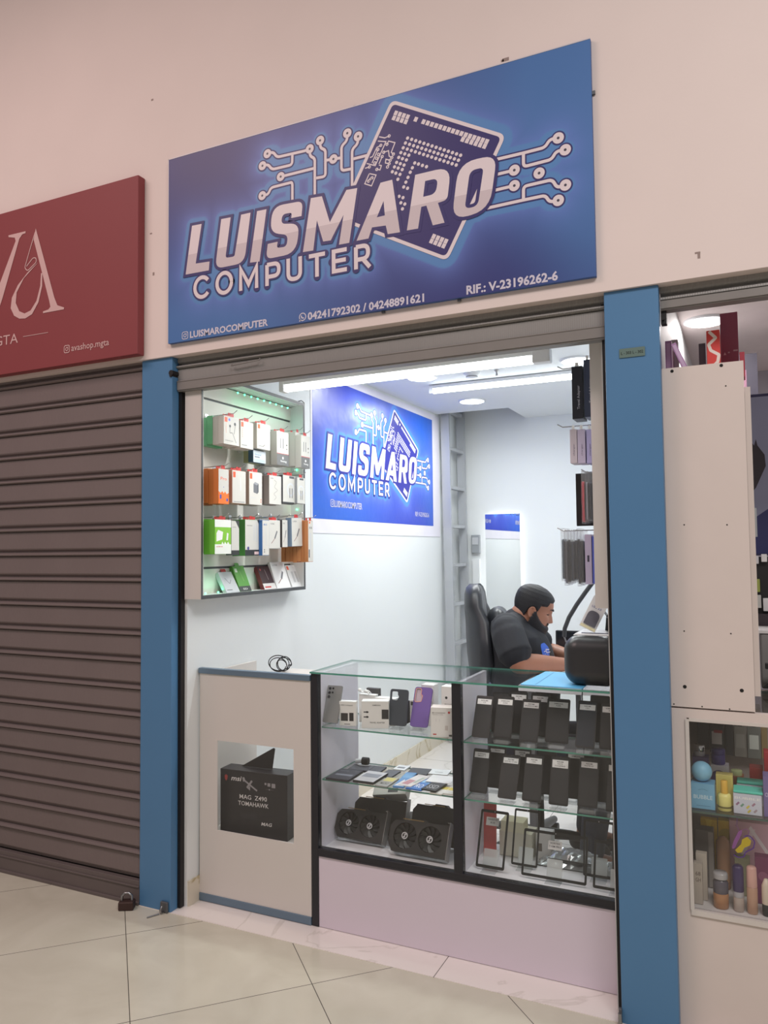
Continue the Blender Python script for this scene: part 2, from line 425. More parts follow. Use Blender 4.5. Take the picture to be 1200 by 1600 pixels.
t = thing('roller_shutter', 'galvanised shutter rolled up above the computer shop counter', 'shutter', (-1.3, .03, 2.2))
curtain(-2.215, -.404, [(y+.02, z) for y, z in slat_profile(2.40, 2.243, .105)]).build('slat_curtain', SH2, t)
b = MB().box((-2.213, .026, 2.203), (-.405, .05, 2.243)).box((-2.213, .03, 2.198), (-.405, .075, 2.204)).box((-2.213, .024, 2.238), (-.405, .03, 2.243)); b.build('bottom_rail', RAIL2, t, bevel=.0015)
for x0, x1 in ((-2.217, -2.203), (-.418, -.404)):
    b = MB().box((x0, .045, .004), (x1, .072, 2.34)); b.build('guide_rail', mat('guide_rail_metal', (48, 46, 47), .5, .5), t)
b = MB().tube([(-1.92, .024, 2.283), (-1.92, .018, 2.276), (-1.78, .018, 2.284), (-1.78, .024, 2.291)], .003, 6); b.build('pull_handle', RAIL2, t)
b = MB()
b.cyl((-2.222, -.003, 2.275), (-2.222, .045, 2.275), .012, 12); b.cyl((-2.222, -.006, 2.262), (-2.222, .04, 2.262), .006, 10); b.build('guide_bracket', mat('guide_rail_metal', (48, 46, 47)), t)

t = thing('roller_shutter', 'galvanised shutter rolled up over the cosmetics shop', 'shutter', (.9, .03, 2.26))
curtain(-.229, 2.19, [(y+.02, z) for y, z in slat_profile(2.40, 2.30, .105)]).build('slat_curtain', SH2, t)
b = MB().box((-.228, .026, 2.272), (2.19, .05, 2.30)).box((-.228, .03, 2.268), (2.19, .075, 2.273)); b.build('bottom_rail', RAIL2, t, bevel=.0015)
b = MB().box((-.229, .04, 2.225), (-.212, .07, 2.30)); b.cyl((-.221, .03, 2.24), (-.221, .05, 2.24), .004, 8); b.build('guide_bracket', mat('guide_rail_metal', (48, 46, 47)), t, bevel=.002)
t = thing('lock_hasp', 'small grey steel lock hasp at the foot of the blue pillar', 'hasp', (-2.24, -.01, 0))
b = MB().box((-2.262, -.012, .001), (-2.225, -.001, .045)); b.build('plate', mat('dull_zinc', (110, 112, 116), .5, .7), t, bevel=.003)
b = MB().tube([(-2.245, -.02, .012+.018*1), (-2.245, -.03, .02), (-2.245, -.026, .006), (-2.245, -.014, .006)], .004, 8); b.build('staple', STEEL, t)
b = MB().tube([(-2.25, -.03, .004), (-2.275, -.075, .003)], .003, 6); tag(b.build('bent_nail', STEEL), 'bent nail lying on the tiles by the lock hasp', 'nail')
t = thing('floor_bolt', 'steel bolt socket at the foot of the second blue pillar by the lilac panel', 'bolt', (-.41, -.01, 0))
b = MB().box((-.409, -.012, .0025), (-.4, .0, .05)); b.build('plate', mat('dull_zinc', (110, 112, 116)), t, bevel=.002)
b = MB().cyl((-.4045, -.018, .002), (-.4045, -.018, .04), .006, 10); b.build('pin', STEEL, t)

# number plate on the pillar
t = thing('number_plate', 'small green unit number plate high on the blue pillar', 'sign', (-.32, -.002, 2.1))
p0, p1, p2 = pl(967, 546, 'y', 0), pl(1007, 541, 'y', 0), pl(968, 560, 'y', 0)
Mp = frame((p2.x, -.001, p2.z), (1, 0, 0), (0, 0, 1)); pw, ph = p1.x-p0.x, p0.z-p2.z
b = MB().prism(rrect(0, 0, pw, ph, .002), .002, 0, Mp); b.build('plate', mat('dull_green_plate', (96, 118, 112), .5), t)
b = MB(); text(b, 'L - 303 L - 302', Mp, ph*.32, 0, pw*.86, .004, z=.0025); b.mi = [0]*len(b.mi)
for i, p in enumerate(b.v): b.v[i] = p+V((pw*.07, 0, ph*.34))
b.build('lettering', SCREW, t)

# ---------------------------------------------------------------- the printed logo, drawn in metres on the sign face
def S(px, py):
    p = pl(px, py, 'y', -.03); return (p.x+2.213, p.z-2.394)
def zz(ox, oy, sc):
    return lambda pts: [S(ox+p[0]/sc, oy+p[1]/sc)+tuple(p[2:]) for p in pts]
Z1, Z2, Z3, Z4, Z5, Z6, Z7 = zz(390, 180, 6), zz(550, 140, 6), zz(640, 160, 7.5), zz(740, 190, 20/3), zz(270, 300, 5.217), zz(460, 250, 20/3), zz(600, 230, 6)
LET = []
LET.append([Z5([(160,277),(238,262),(190,585),(303,568),(297,640),(108,675)])])
LET.append([Z5([(398,223),(475,208),(432,540,.012),(506,527,.012),(560,187),(637,170),(586,580,.05),(348,628,.035)])])
LET.append([Z5([(690,158),(767,142),(710,568),(632,578)])])
LET.append([Z5([(1052,198),(1064,74,.035),(815,120,.06),(797,335,.05),(942,352,.03),(930,448,.02),(850,458,.01),(858,407),(777,425),(762,550,.045),(1008,500,.08),(1036,258,.05),(886,262,.02),(896,183,.03),(974,170,.012),(968,215)])])
LET.append([Z6([(175,400),(290,380),(372,650),(545,315),(658,295),(575,865),(468,885),(515,575),(382,840),(303,852),(238,632),(200,945),(92,962)])])
LET.append([Z6([(900,240),(1022,208),(1103,755),(975,775),(955,685),(812,705),(775,820),(650,845)]), Z6([(932,430),(945,580),(862,600)])])
LET.append([Z7([(295,262),(632,182,.05),(596,495,.06),(508,525),(570,710),(460,735),(400,550),(352,562),(322,765),(217,783)]), Z7([(388,320),(510,292,.02),(487,440,.035),(370,468)])])
LET.append([Z7([(702,150,.09),(1062,72,.045),(992,590,.09),(636,690,.05)]), Z7([(808,222,.04),(936,192,.015),(882,555,.045),(758,582,.018)])])
LET = [[fillet(l) for l in g] for g in LET]
# the word below: round strokes on a 0.095 m cap height
def word_strokes():
    y0, H, wd = S(304, 468)[1]-.001, .094, .0165
    xs = {}
    def X(px, py): return S(px, py)[0]
    out = []
    def circ(cx, cy, rx, ry, a0, a1, n=22): return [(cx+rx*cos(a0+(a1-a0)*k/n), cy+ry*sin(a0+(a1-a0)*k/n)) for k in range(n+1)]
    h = wd/2; ym = y0+H/2; yt = y0+H
    def zx(x): return X(270+x/5.217, 450)
    def zx6(x): return X(460+x/(20/3), 420)
    a, c = zx(175), zx(310); out.append(circ((a+c)/2, ym, (c-a)/2-h+.003, H/2-h+.003, radians(38), radians(322)))
    a, c = zx(352), zx(493); out.append(circ((a+c)/2, ym, (c-a)/2-h+.001, H/2-h+.003, 0, 2*pi, 30))
    a, c = zx(543)+h, zx(700)-h; out.append([(a, y0), (a, yt-.004), ((a+c)/2, y0+.022), (c, yt-.004), (c, y0)])
    a, c = zx(757)+h, zx(882)-h; out.append([(a, y0), (a, yt-h)]); out.append(fillpath([(a, yt-h), (c, yt-h), (c, y0+.036), (a, y0+.036)], .025, 8))
    a, c = zx(930)+h, zx(1057)-h; out.append(fillpath([(a, yt), (a, y0+h), (c, y0+h), (c, yt)], .03, 8))
    a, c = zx6(155), zx6(323); out.append([(a, yt-h), (c, yt-h)]); out.append([((a+c)/2, yt-h), ((a+c)/2, y0)])
    a, c = zx6(393), zx6(550); out.append([(c, yt-h), (a+h, yt-h), (a+h, y0+h), (c, y0+h)]); out.append([(a, ym), (c-.004, ym)])
    a, c = zx6(625)+h, zx6(800)-h; out.append([(a, y0), (a, yt-h)]); out.append(fillpath([(a, yt-h), (c-.003, yt-h), (c-.003, y0+.036), (a, y0+.036)], .025, 8)); out.append([((a+c)/2+.002, y0+.036), (c+.004, y0)])
    return out, wd
WORD, WORDW = word_strokes()
FL = .014
TR = [Z1(p) for p in ([(168,362),(222,345),(258,395),(520,335),(565,317)], [(565,317),(567,385),(612,405),(612,780)],
    [(122,475),(175,462),(210,510),(400,465),(402,365)], [(293,577),(600,500)], [(120,755),(175,745),(200,680),(395,630),(402,650),(402,830)],
    [(662,238),(665,310),(712,325),(712,575),(625,590)], [(712,425),(860,400)], [(917,170),(915,240),(862,290),(862,522),(950,505)],
    [(1018,200),(1015,270),(962,320),(962,690)], [(975,410),(1110,376)])]
NODES = [(S(390+x/6, 180+y/6), .0185) for x, y in ((168,362),(565,317),(122,475),(293,577),(120,755),(662,238),(787,412),(917,170),(1018,200))]
TR2 = [Z4(p) for p in ([(215,400),(520,328),(745,270),(795,185),(882,172)], [(520,335),(520,472),(815,395),(860,310),(955,295)], [(205,560),(425,507)], [(190,724),(425,668)],
    [(130,905),(520,818),(750,770),(790,840),(882,822)], [(520,825),(520,676),(820,606),(870,690),(957,662)])]
NODES2 = [(S(740+x*.15, 190+y*.15), .0195) for x, y in ((882,172),(955,295),(425,507),(683,538),(425,668),(957,662),(882,822))]
TRACES = [fillpath(p, FL) for p in TR+TR2]; NODES += NODES2
CHIP = [S(612, 156), S(791, 211), S(699, 408), S(527, 343)]
_cc = V((sum(p[0] for p in CHIP)/4, sum(p[1] for p in CHIP)/4))
CHIP_O = fillet([p+(.028,) for p in CHIP]); CHIP_I = fillet([tuple(_cc+(V(p)-_cc)*.945)+(.018,) for p in CHIP])
PADS = []
for k in range(4): PADS += [('q', *zz(550,140,6)([(413+37*k, 222+12*k)])[0]), ('q', *Z2([(395+37*k, 268+12*k)])[0]), ('q', *Z7([(468+38*k, 838+15*k)])[0]), ('q', *Z7([(447+38*k, 882+15*k)])[0])]
PADS.append(('q', *Z2([(600, 281)])[0]))
for k in range(16): PADS.append(('q', *Z3([(165+49.4*k, 230+15.4*k)])[0]))
for k in range(6): PADS.append(('q', *Z3([(625+51*k, 437+16*k)])[0]))
for k in range(14):
    for x, y in ((523,457),(503,503),(482,548)): PADS.append(('o', *Z2([(x+38.2*k, y+12.4*k)])[0]))
for x, y in ((460,593),(497,605),(535,617),(440,638),(475,650),(512,662),(420,685),(455,697),(490,710),(400,727),(435,738),(473,752),(380,772),(413,785),(452,797),(432,843),(590,690),(625,700),(662,713),(700,725),(568,735),(548,777),(527,825),(507,870),(487,915),(523,927)):
    PADS.append(('o', *Z2([(x, y)])[0]))
for x, y in ((143,463),(180,475),(160,523),(197,535),(175,580)): PADS.append(('o', *Z7([(x, y)])[0]))
FINE = [Z2(p) for p in ([(255,445),(310,455),(350,437)], [(245,485),(320,490),(220,715),(140,695)], [(170,640),(195,630),(235,545),(272,525)], [(245,565),(190,690)], [(330,515),(345,485),(405,500),(370,590),(390,607)],
    [(300,590),(345,575),(350,625),(375,640)], [(285,630),(255,700)], [(360,665),(320,655),(315,690),(350,697)], [(125,740),(165,727)], [(235,750),(265,755),(278,715),(255,710)], [(165,790),(228,803),(185,905),(122,885),(165,790)], [(190,830),(165,860)], [(155,860),(175,830)])]
FRING = [Z2([q])[0] for q in ((350,437),(272,525),(245,565),(330,515),(390,607),(375,640),(300,590),(285,630),(360,665),(350,697),(165,727),(235,750),(190,830),(157,860),(335,727),(250,610),(232,645),(215,690))]

def split_mat(nm, lo, hi):
    m2 = mat(nm, hi, .45)
    nt = m2.node_tree; b = nt.nodes['Principled BSDF']; tc = nt.nodes.new('ShaderNodeTexCoord'); sx = nt.nodes.new('ShaderNodeSeparateXYZ'); mth = nt.nodes.new('ShaderNodeMath'); mth.operation = 'GREATER_THAN'
    mth.inputs[1].default_value = S(484, 359)[1]+.004; mx = nt.nodes.new('ShaderNodeMix'); mx.data_type = 'RGBA'
    mx.inputs[6].default_value = L(*lo); mx.inputs[7].default_value = L(*hi)
    nt.links.new(tc.outputs['Object'], sx.inputs[0]); nt.links.new(sx.outputs[2], mth.inputs[0]); nt.links.new(mth.outputs[0], mx.inputs[0]); nt.links.new(mx.outputs[2], b.inputs['Base Color'])
    return m2
def inks(k, lo, hi, navy):
    return (mat(k+'_white_print', hi, .45, var=.01), split_mat(k+'_letter_print', lo, hi), mat(k+'_navy_print', navy, .45, var=.03), mat(k+'_grey_node', (70, 66, 80), .45))
SIGN_INK = inks('sign', (204, 190, 195), (224, 211, 215), (50, 44, 104))  # muted copy of the banner inks, with haze put into the colours
VINYL_INK = inks('vinyl', (222, 214, 232), (240, 234, 246), (44, 46, 150))
def logo(parent, M, inkset):
    PRW, PRL, PRN, PRM = inkset
    um = CHIP_O[0][0]
    for side in (0, 1):
        b = MB(); T = [q for q in TRACES if (q[0][0] > 1.25) == bool(side)]; Nd = [n for n in NODES if (n[0][0] > 1.25) == bool(side)]
        for q in T: b.stroke(q, .0215, 1, M, .0006)
        for c, r in Nd: b.disc(c, r+.0055, 1, M, .00055)
        for q in T: b.stroke(q, .011, 0, M, .0009)
        for c, r in Nd: b.disc(c, r, 0, M, .0012); b.disc(c, .0048, 2, M, .00135)
        b.build('circuit_traces', [PRW, PRN, PRM], parent)
    b = MB(); b.poly([CHIP_O], 0, M, .0013); b.poly([CHIP_I], 1, M, .0016)
    d1 = (V(CHIP[1])-V(CHIP[0])).normalized(); d2 = (V(CHIP[3])-V(CHIP[0])).normalized()
    for k, x, y in PADS:
        c = V((x, y))
        if k == 'q': b.poly([tuple(c+d1*u*.0072+d2*v*.0085) for u, v in ((-1,-1),(-1,1),(1,1),(1,-1))], 0, M, .0019)
        else: b.disc(c, .0065, 0, M, .0019, 12)
    for q in FINE: b.stroke(q, .0042, 0, M, .0019)
    for c in FRING: b.ring(c, .0028, .0065, 0, M, .0019, 10)
    b.build('circuit_board_emblem', [PRW, PRN], parent)
    b = MB()
    for g in LET: b.outline(g, .0125, 1, M, .0022)
    # counters stay open as on the print
    for g in LET:
        b.poly(g, 0, M, .0026)
    for q in WORD: b.stroke(q, WORDW+.014, 1, M, .0022, caps=True); b.stroke(q, WORDW, 2, M, .0026)
    b.build('lettering', [PRL, PRN, PRW], parent)
def insta(b, M, x, y, s, mi=0, z=.001):
    q = rrect(x, y, x+s, y+s, s*.28); b.stroke(q, s*.11, mi, M, z, closed=True); b.ring((x+s/2, y+s/2), s*.17, s*.28, mi, M, z, 14); b.disc((x+s*.75, y+s*.76), s*.06, mi, M, z, 8)
def backdrop(parent, M, u0, v0, u1, v1, name):
    """printed background: indigo to blue with the soft halo of the artwork"""
    import numpy as np
    dense = []
    loops = [g[0] for g in LET]
    for l in loops+[CHIP_O]:
        for a, c in zip(l, l[1:]+l[:1]):
            a, c = V(a[:2]), V(c[:2]); n = max(1, int((c-a).length/.012)); dense += [tuple(a.lerp(c, k/n)) for k in range(n)]
    for l in WORD+TRACES:
        for a, c in zip(l, l[1:]):
            a, c = V(a[:2]), V(c[:2]); n = max(1, int((c-a).length/.012)); dense += [tuple(a.lerp(c, k/n)) for k in range(n)]
    pts = dense+[c for c, r in NODES]
    A = np.array([p[:2] for p in pts]); nx, ny = 320, 144
    gx = np.linspace(u0, u1, nx+1); gy = np.linspace(v0, v1, ny+1); G = np.array([(x, y) for y in gy for x in gx])
    D = np.full(len(G), 9.)
    for i in range(0, len(A), 60): D = np.minimum(D, np.sqrt(((G[:, None]-A[None, i:i+60])**2).sum(2)).min(1))
    U = (G[:, 0]-u0)/(u1-u0); W = (G[:, 1]-v0)/(v1-v0)
    pal = ((52, 52, 124), (72, 114, 172), (104, 128, 202), (44, 40, 100), (84, 134, 188)) if name != 'vinyl' else ((52, 72, 186), (34, 96, 204), (104, 130, 235), (44, 60, 190), (70, 140, 226))  # sign palette desaturated to carry haze; the vinyl one stays saturated
    ind, blu, halo, dk, sky = (np.array(L(*c)[:3]) for c in pal)
    wb = np.exp(-(((U-1.0)/.42)**2+((W-.95)/.75)**2))+.85*np.exp(-(((U-0)/.30)**2+((W-0.05)/.55)**2))+.55*np.exp(-(((U-.3)/.3)**2+((W-.0)/.25)**2))+.7*np.exp(-(((U-1)/.12)**2+((W-.3)/.6)**2))
    wb = np.clip(wb, 0, 1)[:, None]; wd = np.clip(.9*np.exp(-(((U-.1)/.2)**2+((W-.95)/.4)**2))+.6*np.exp(-(((U-.75)/.25)**2+((W-.02)/.25)**2)), 0, 1)[:, None]
    wh = (.75*np.exp(-np.clip(D-.02, 0, 9)/.045))[:, None]
    C = ind*(1-wb)+blu*wb; C = C*(1-wd)+dk*wd; wk = np.clip((.034-D)/.004, 0, 1)[:, None]*.85; C = C*(1-wh)+halo*wh; C = C*(1-wk)+sky*wk
    b = MB(); b.add([(x, y, 0) for x, y in G], [(j*(nx+1)+i, j*(nx+1)+i+1, (j+1)*(nx+1)+i+1, (j+1)*(nx+1)+i) for j in range(ny) for i in range(nx)], 0, M)
    m = bpy.data.materials.new(name+'_ink'); m.use_nodes = True; nt = m.node_tree; a = nt.nodes.new('ShaderNodeAttribute'); a.attribute_name = 'ink'
    bs = nt.nodes['Principled BSDF']; nt.links.new(a.outputs['Color'], bs.inputs['Base Color']); bs.inputs['Roughness'].default_value = .33 if name == 'vinyl' else .42
    if name == 'vinyl':
        tc = nt.nodes.new('ShaderNodeTexCoord'); n2 = nt.nodes.new('ShaderNodeTexNoise'); n2.inputs['Scale'].default_value = 9; bp = nt.nodes.new('ShaderNodeBump'); bp.inputs['Strength'].default_value = .25; bp.inputs['Distance'].default_value = .01
        nt.links.new(tc.outputs['Object'], n2.inputs['Vector']); nt.links.new(n2.outputs['Fac'], bp.inputs['Height']); nt.links.new(bp.outputs['Normal'], bs.inputs['Normal'])
    ob = b.build('printed_backdrop', m, parent)
    ca = ob.data.color_attributes.new('ink', 'FLOAT_COLOR', 'POINT')
    ca.data.foreach_set('color', np.concatenate([C, np.ones((len(C), 1))], 1).astype('f').ravel())

SX0, SX1, SZ0, SZ1 = -2.213, -.42, 2.394, 3.2
t = thing('shop_sign', 'large blue and indigo computer shop sign with a circuit board emblem above the shutter', 'sign', (SX0, -.03, SZ0))
b = MB().box((SX0, -.0295, SZ0), (SX1, -.0125, SZ1)); b.build('panel', mat('sign_blue_panel', (48, 88, 150), .45), t)
Ms = frame((SX0, -.03, SZ0), (1, 0, 0), (0, 0, 1))
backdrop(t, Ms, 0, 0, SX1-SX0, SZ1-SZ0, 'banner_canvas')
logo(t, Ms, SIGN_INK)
b = MB().box((SX0-.002, -.031, SZ1), (SX1, -.0125, SZ1+.004)).box((SX0-.003, -.031, SZ0), (SX0, -.0125, SZ1+.004)); b.build('edge_strip', mat('sign_edge_strip', (205, 200, 205), .4), t)
PALE = mat('sign_pale_print', (205, 200, 215), .45)
for s_, (x0, y0), (x1, y1), h in (('RIF.: V-23196262-6', (729, 460), (872, 440), .031), ('04241792302 / 04248891621', (481, 500), (663, 474), .030), ('LUISMAROCOMPUTER', (297, 528), (419, 511), .028)):
    b = MB(); a, c = S(x0, y0), S(x1, y1); text(b, s_, Ms @ MX.Translation((a[0], a[1], 0)), h, 0, c[0]-a[0], .034, z=.001)
    if s_[0] == 'L':
        a = S(285, 530); insta(b, Ms, a[0], a[1]-.001, .03)
    if s_[0] == '0':
        a = S(473, 496); b.ring((a[0], a[1]+.002), .0125, .0165, 0, Ms, .001); b.stroke([(a[0]-.006, a[1]+.008), (a[0]-.004, a[1]-.001), (a[0]+.006, a[1]-.004)], .005, 0, Ms, .001); b.poly([(a[0]-.016, a[1]-.016), (a[0]-.006, a[1]-.012), (a[0]-.013, a[1]-.004)], 0, Ms, .001)
    b.build('contact_lettering', PALE, t)
for x, z in ((SX1+.004, 3.02), (-.9, SZ0-.004), (SX0+.9, SZ1+.006), (-1.2, SZ0-.003)):
    b = MB().box((x-.006, -.02, z-.006), (x+.006, -.0125, z+.006)); b.build('fixing_clip', mat('dull_zinc', (110, 112, 116)), t)

# the same print pasted on the shop's inner wall
t = thing('wall_banner', 'glossy blue vinyl banner with white border pasted on the shop wall', 'banner', (XL, 1.177, 1.694))
Mb = frame((XL+.004, 1.177, 1.694), (0, 1, 0), (0, 0, 1))
b = MB().box((XL+.0005, 1.115, 1.602), (XL+.003, 3.10, 2.555)); b.build('border_sheet', mat('white_vinyl', (232, 228, 238), .35, bump=.15, bscale=8), t)
backdrop(t, Mb, -.047, -.01, 1.78, .816, 'vinyl')
logo(t, Mb, VINYL_INK)
for s_, u, v, h, wd in (('LUISMAROCOMPUTER', .20, .065, .04, .36), ('RIF: V-23196262-6', 1.42, .055, .033, .27)):
    b = MB(); text(b, s_, Mb @ MX.Translation((u, v, 0)), h, 0, wd, .02, z=.001)
    if s_[0] == 'L': insta(b, Mb, .155, .066, .04)
    b.build('contact_lettering', PALE, t)

# ---------------------------------------------------------------- dark red neighbour sign
t = thing('shop_sign', 'dark red sign with pale serif letters above the closed shutter', 'sign', (-3.2, -.06, 2.37))
RX1 = -2.362; RZ0, RZ1 = 2.362, 3.158
b = MB().box((-4.55, -.055, RZ0), (RX1, -.0125, RZ1)); b.build('panel', mat('dark_red_canvas', (134, 58, 62), .6, var=.05, scale=3, bump=.08, bscale=90), t, bevel=.004)
Mr = frame((-4.55, -.056, RZ0), (1, 0, 0), (0, 0, 1))
def RS(x, y):
    p = pl(x/4.2857, 260+y/4.2857, 'y', -.056); return (p.x+4.55, p.z-RZ0)
RP = lambda pts: [RS(*p[:2])+tuple(p[2:]) for p in pts]
b = MB()
b.poly([RP([(57,462),(172,434),(171,447),(150,455),(130,485),(18,880),(-60,1120),(-80,1125),(-230,560),(-260,540),(-255,530),(-120,500),(-122,512),(-155,530),(-158,550),(-55,930),(105,500),(100,478),(58,474)])], 0, Mr, .0005)
b.poly([RP([(240,415),(365,880),(385,930),(430,945),(428,957),(288,983),(289,971),(325,958),(338,940),(330,900),(226,490)])], 0, Mr, .0005)
b.stroke(fillpath(RP([(236,440),(200,560),(166,680),(185,700),(245,640),(242,612),(222,612),(178,670)]), .01), .0045, 0, Mr, .0007)
oo = RP([(252,645),(190,705),(120,795),(80,880),(72,950),(95,1000),(130,1020),(170,1018),(215,990),(258,910),(283,800),(284,715),(275,715),(270,800),(245,900),(205,965),(165,985),(130,970),(106,915),(112,845),(160,750),(245,655)])
b.poly([oo], 0, Mr, .0005)
a0, c0 = RS(-90, 1215), RS(120, 1180); text(b, 'MGTA', Mr @ MX.Translation((a0[0], c0[1], 0)), RS(100, 1112)[1]-RS(100, 1180)[1], 0, c0[0]-a0[0], 0, z=.0005)
b.stroke(RP([(155,1140),(322,1112)]), .0025, 0, Mr, .0005)
a0, c0 = RS(478, 1240), RS(730, 1202); text(b, 'avashop.mgta', Mr @ MX.Translation((a0[0], a0[1]+.002, 0)), .031, 0, c0[0]-a0[0], .006, z=.0005)
a0 = RS(430, 1250); insta(b, Mr, a0[0], a0[1], .033, 0, .0005)
b.build('lettering', mat('sign_rose_print', (206, 170, 168), .55), t)

# ---------------------------------------------------------------- product cartons
def ink(r, g, b, rough=.5): return mat('ink_%d_%d_%d' % (r, g, b), (r, g, b), rough, var=.03)
def carton(name, label, cat, o, ax, ay, w, h, d, col, art=(), face=(240, 238, 236), group=None, side=None, tab=None, bevel=.0012, parent_part='printed_front'):
    """box whose front lower corner sits at o, width along ax, height along ay; art is printed on the front"""
    M = frame(o, ax, ay)
    t = thing(name, label, cat, M @ V((w/2, 0, -d/2)), group)
    b = MB().box((0, 0, -d), (w, h, 0), 0, M); b.build('carton', ink(*col), t, bevel=bevel)
    cols = []; b = MB()
    def ci(c):
        if c not in cols: cols.append(c)
        return cols.index(c)
    if face: b.add([(w*.01, h*.01, .0003), (w*.99, h*.01, .0003), (w*.99, h*.99, .0003), (w*.01, h*.99, .0003)], [(0, 1, 2, 3)], ci(face), M)
    z = .0004
    for a in art:
        z += .00004
        if a[0] == 'r': b.add([(w*a[1], h*a[2], z), (w*a[3], h*a[2], z), (w*a[3], h*a[4], z), (w*a[1], h*a[4], z)], [(0, 1, 2, 3)], ci(a[5]), M)
        elif a[0] == 'p': b.poly([[(w*x, h*y) for x, y in a[1]]], ci(a[2]), M, z)
        elif a[0] == 't': text(b, a[1], M @ MX.Translation((w*a[2], h*a[3], 0)), h*a[4], ci(a[6]), w*a[5], .01, z=z)
        elif a[0] == 'c': b.disc((w*a[1], h*a[2]), h*a[3], ci(a[4]), M, z)
        elif a[0] == 'o': b.ring((w*a[1], h*a[2]), h*a[3]*.72, h*a[3], ci(a[4]), M, z)
        elif a[0] == 's': b.stroke(fillpath([(w*x, h*y) for x, y in a[1]], w*.08), w*a[2], ci(a[3]), M, z)
    if b.f: b.build('printed_front', [ink(*c) for c in cols], t)
    if tab:
        b = MB().prism(rrect(w*.32, h-.001, w*.68, h+.016, .004), .0008, 0, M @ MX.Translation((0, 0, -.004))); b.build('hang_tab', ink(*tab), t)
    return t
GR, RD, OR, BK, WT, LG = (120, 120, 124), (200, 52, 48), (238, 104, 40), (40, 40, 44), (242, 241, 240), (205, 205, 205)
LILAC = mat('lilac_melamine', (214, 203, 215), .38, var=.02, scale=3)
GREY = mat('grey_aluminium_trim', (104, 124, 142), .4, .2)
GLASS = clear('clear_glass', (.985, .995, .99)); GEDGE = mat('green_glass_edge', (84, 150, 132), .15, var=.1); GLEDGE = mat('pale_glass_edge', (170, 210, 205), .15)
ACRYL = clear('clear_acrylic', (.95, .96, .965), 1.35, .05, .06)
BAG = clear('clear_plastic_bag', (.97, .97, .975), 1.5, .12, .10)
FROST = clear('frosted_acrylic', (.9, .92, .92), 1.4, .3, .45)

# ---------------------------------------------------------------- closed white block at the end of the counter
YC = .144
t = thing('counter_block', 'white end block of the counter with a square window', 'counter', (-1.895, .35, 0))
x0, x1 = -2.181, -1.622
wx0, wx1, wz0, wz1 = -2.087, -1.703, .311, .69
b = MB().box((x0, YC, .036), (wx0, YC+.007, .972)).box((wx1, YC, .036), (x1, YC+.007, .972)).box((wx0, YC, .036), (wx1, YC+.007, wz0)).box((wx0, YC, wz1), (wx1, YC+.007, .972))
b.build('front_panel', MELA, t)
b = MB().box((x0, YC+.018, .004), (x0+.016, .55, .972)); b.build('side_panel', MELA, t)
b = MB().box((x1-.016, YC+.018, .004), (x1, .50, .972)); b.build('side_panel', MELA, t)
b = MB().box((x0+.016, YC+.018, wz0-.042), (x1-.016, .5, wz0-.026)); b.build('inner_shelf', MELA, t)
b = MB().box((x0, YC-.004, .004), (x1, YC+.02, .036)); b.build('bottom_trim', GREY, t, bevel=.002)
b = MB().box((x0-.004, YC-.006, .972), (x1, YC+.02, .996)); b.build('top_trim', GREY, t, bevel=.002)
b = MB().box((wx0-.01, YC+.008, wz0-.01), (wx1+.01, YC+.011, wz1+.01)); b.build('window_glass', GLASS, t)
b = MB().box((-1.93, .30, .944), (x1-.016, .5, .956)); b.build('upper_shelf', MELA, t)
# boxed mainboard in the window
o = V((-2.106, .19, wz0-.025)); bw, bh, bd = .331, .272, .085
t = thing('motherboard_box', 'black motherboard carton with an open lid flap inside the block window', 'box', (-1.93, .23, wz0))
M = frame(o, (1, .06, 0), (0, 0, 1))
b = MB().box((0, 0, -bd), (bw, bh, 0), 0, M); b.build('carton', mat('black_card', (30, 28, 34), .42, var=.2, scale=30), t, bevel=.0015)
for s_, x_, y_, h_, w_, bo, sh_ in (('msi', .056, .205, .022, .048, .012, .25), ('MAG  Z490', .098, .132, .019, .135, .004, 0), ('TOMAHAWK', .091, .104, .019, .150, .004, 0), ('MAG', .205, .03, .014, .05, .02, .25)):
    b = MB(); text(b, s_, M @ MX.Translation((x_, y_+.022, 0)), h_, 0, w_, bo, z=.0005, shear=sh_); b.build('title_lettering', ink(222, 218, 218), t)
b = MB()
b.poly([[(.022, .244), (.030, .250), (.038, .244), (.036, .230), (.030, .222), (.024, .230)]], 0, M, .0005)
b.build('red_shield_mark', ink(170, 60, 58), t)
b = MB(); M = M @ MX.Translation((0, .022, 0))
b.stroke([(.115, .215), (.185, .172)], .007, 0, M, .0005); b.stroke([(.135, .180), (.16, .212)], .009, 0, M, .0006); b.poly([[(.112, .222), (.122, .224), (.128, .208), (.116, .204)]], 0, M, .0007); b.poly([[(.138, .178), (.15, .17), (.152, .19)]], 0, M, .0007)
b.build('axe_artwork', ink(150, 146, 150), t)
b = MB()
for k in range(26): b.poly([[(.09+random.random()*.12, .04+random.random()*.04), (.1+random.random()*.1, .05+random.random()*.03), (.12+random.random()*.06, .045+random.random()*.02)]], 0, M, .0003+k*.00001)
b.build('faint_print', ink(40, 38, 44), t)
b = MB()
for k, (s_, x) in enumerate(((.009, .222), (.014, .236), (.018, .256))): b.poly([rrect(x, .192+(.018-s_), x+s_, .210, .001)], 0, M, .0005)
for k in range(10): b.disc((.229+k*.004, .183), .0008 if k != 4 else .003, 0, M, .0005, 8)
b.build('badge_print', ink(150, 146, 150), t)
b = MB(); M = M @ MX.Translation((0, -.022, 0))
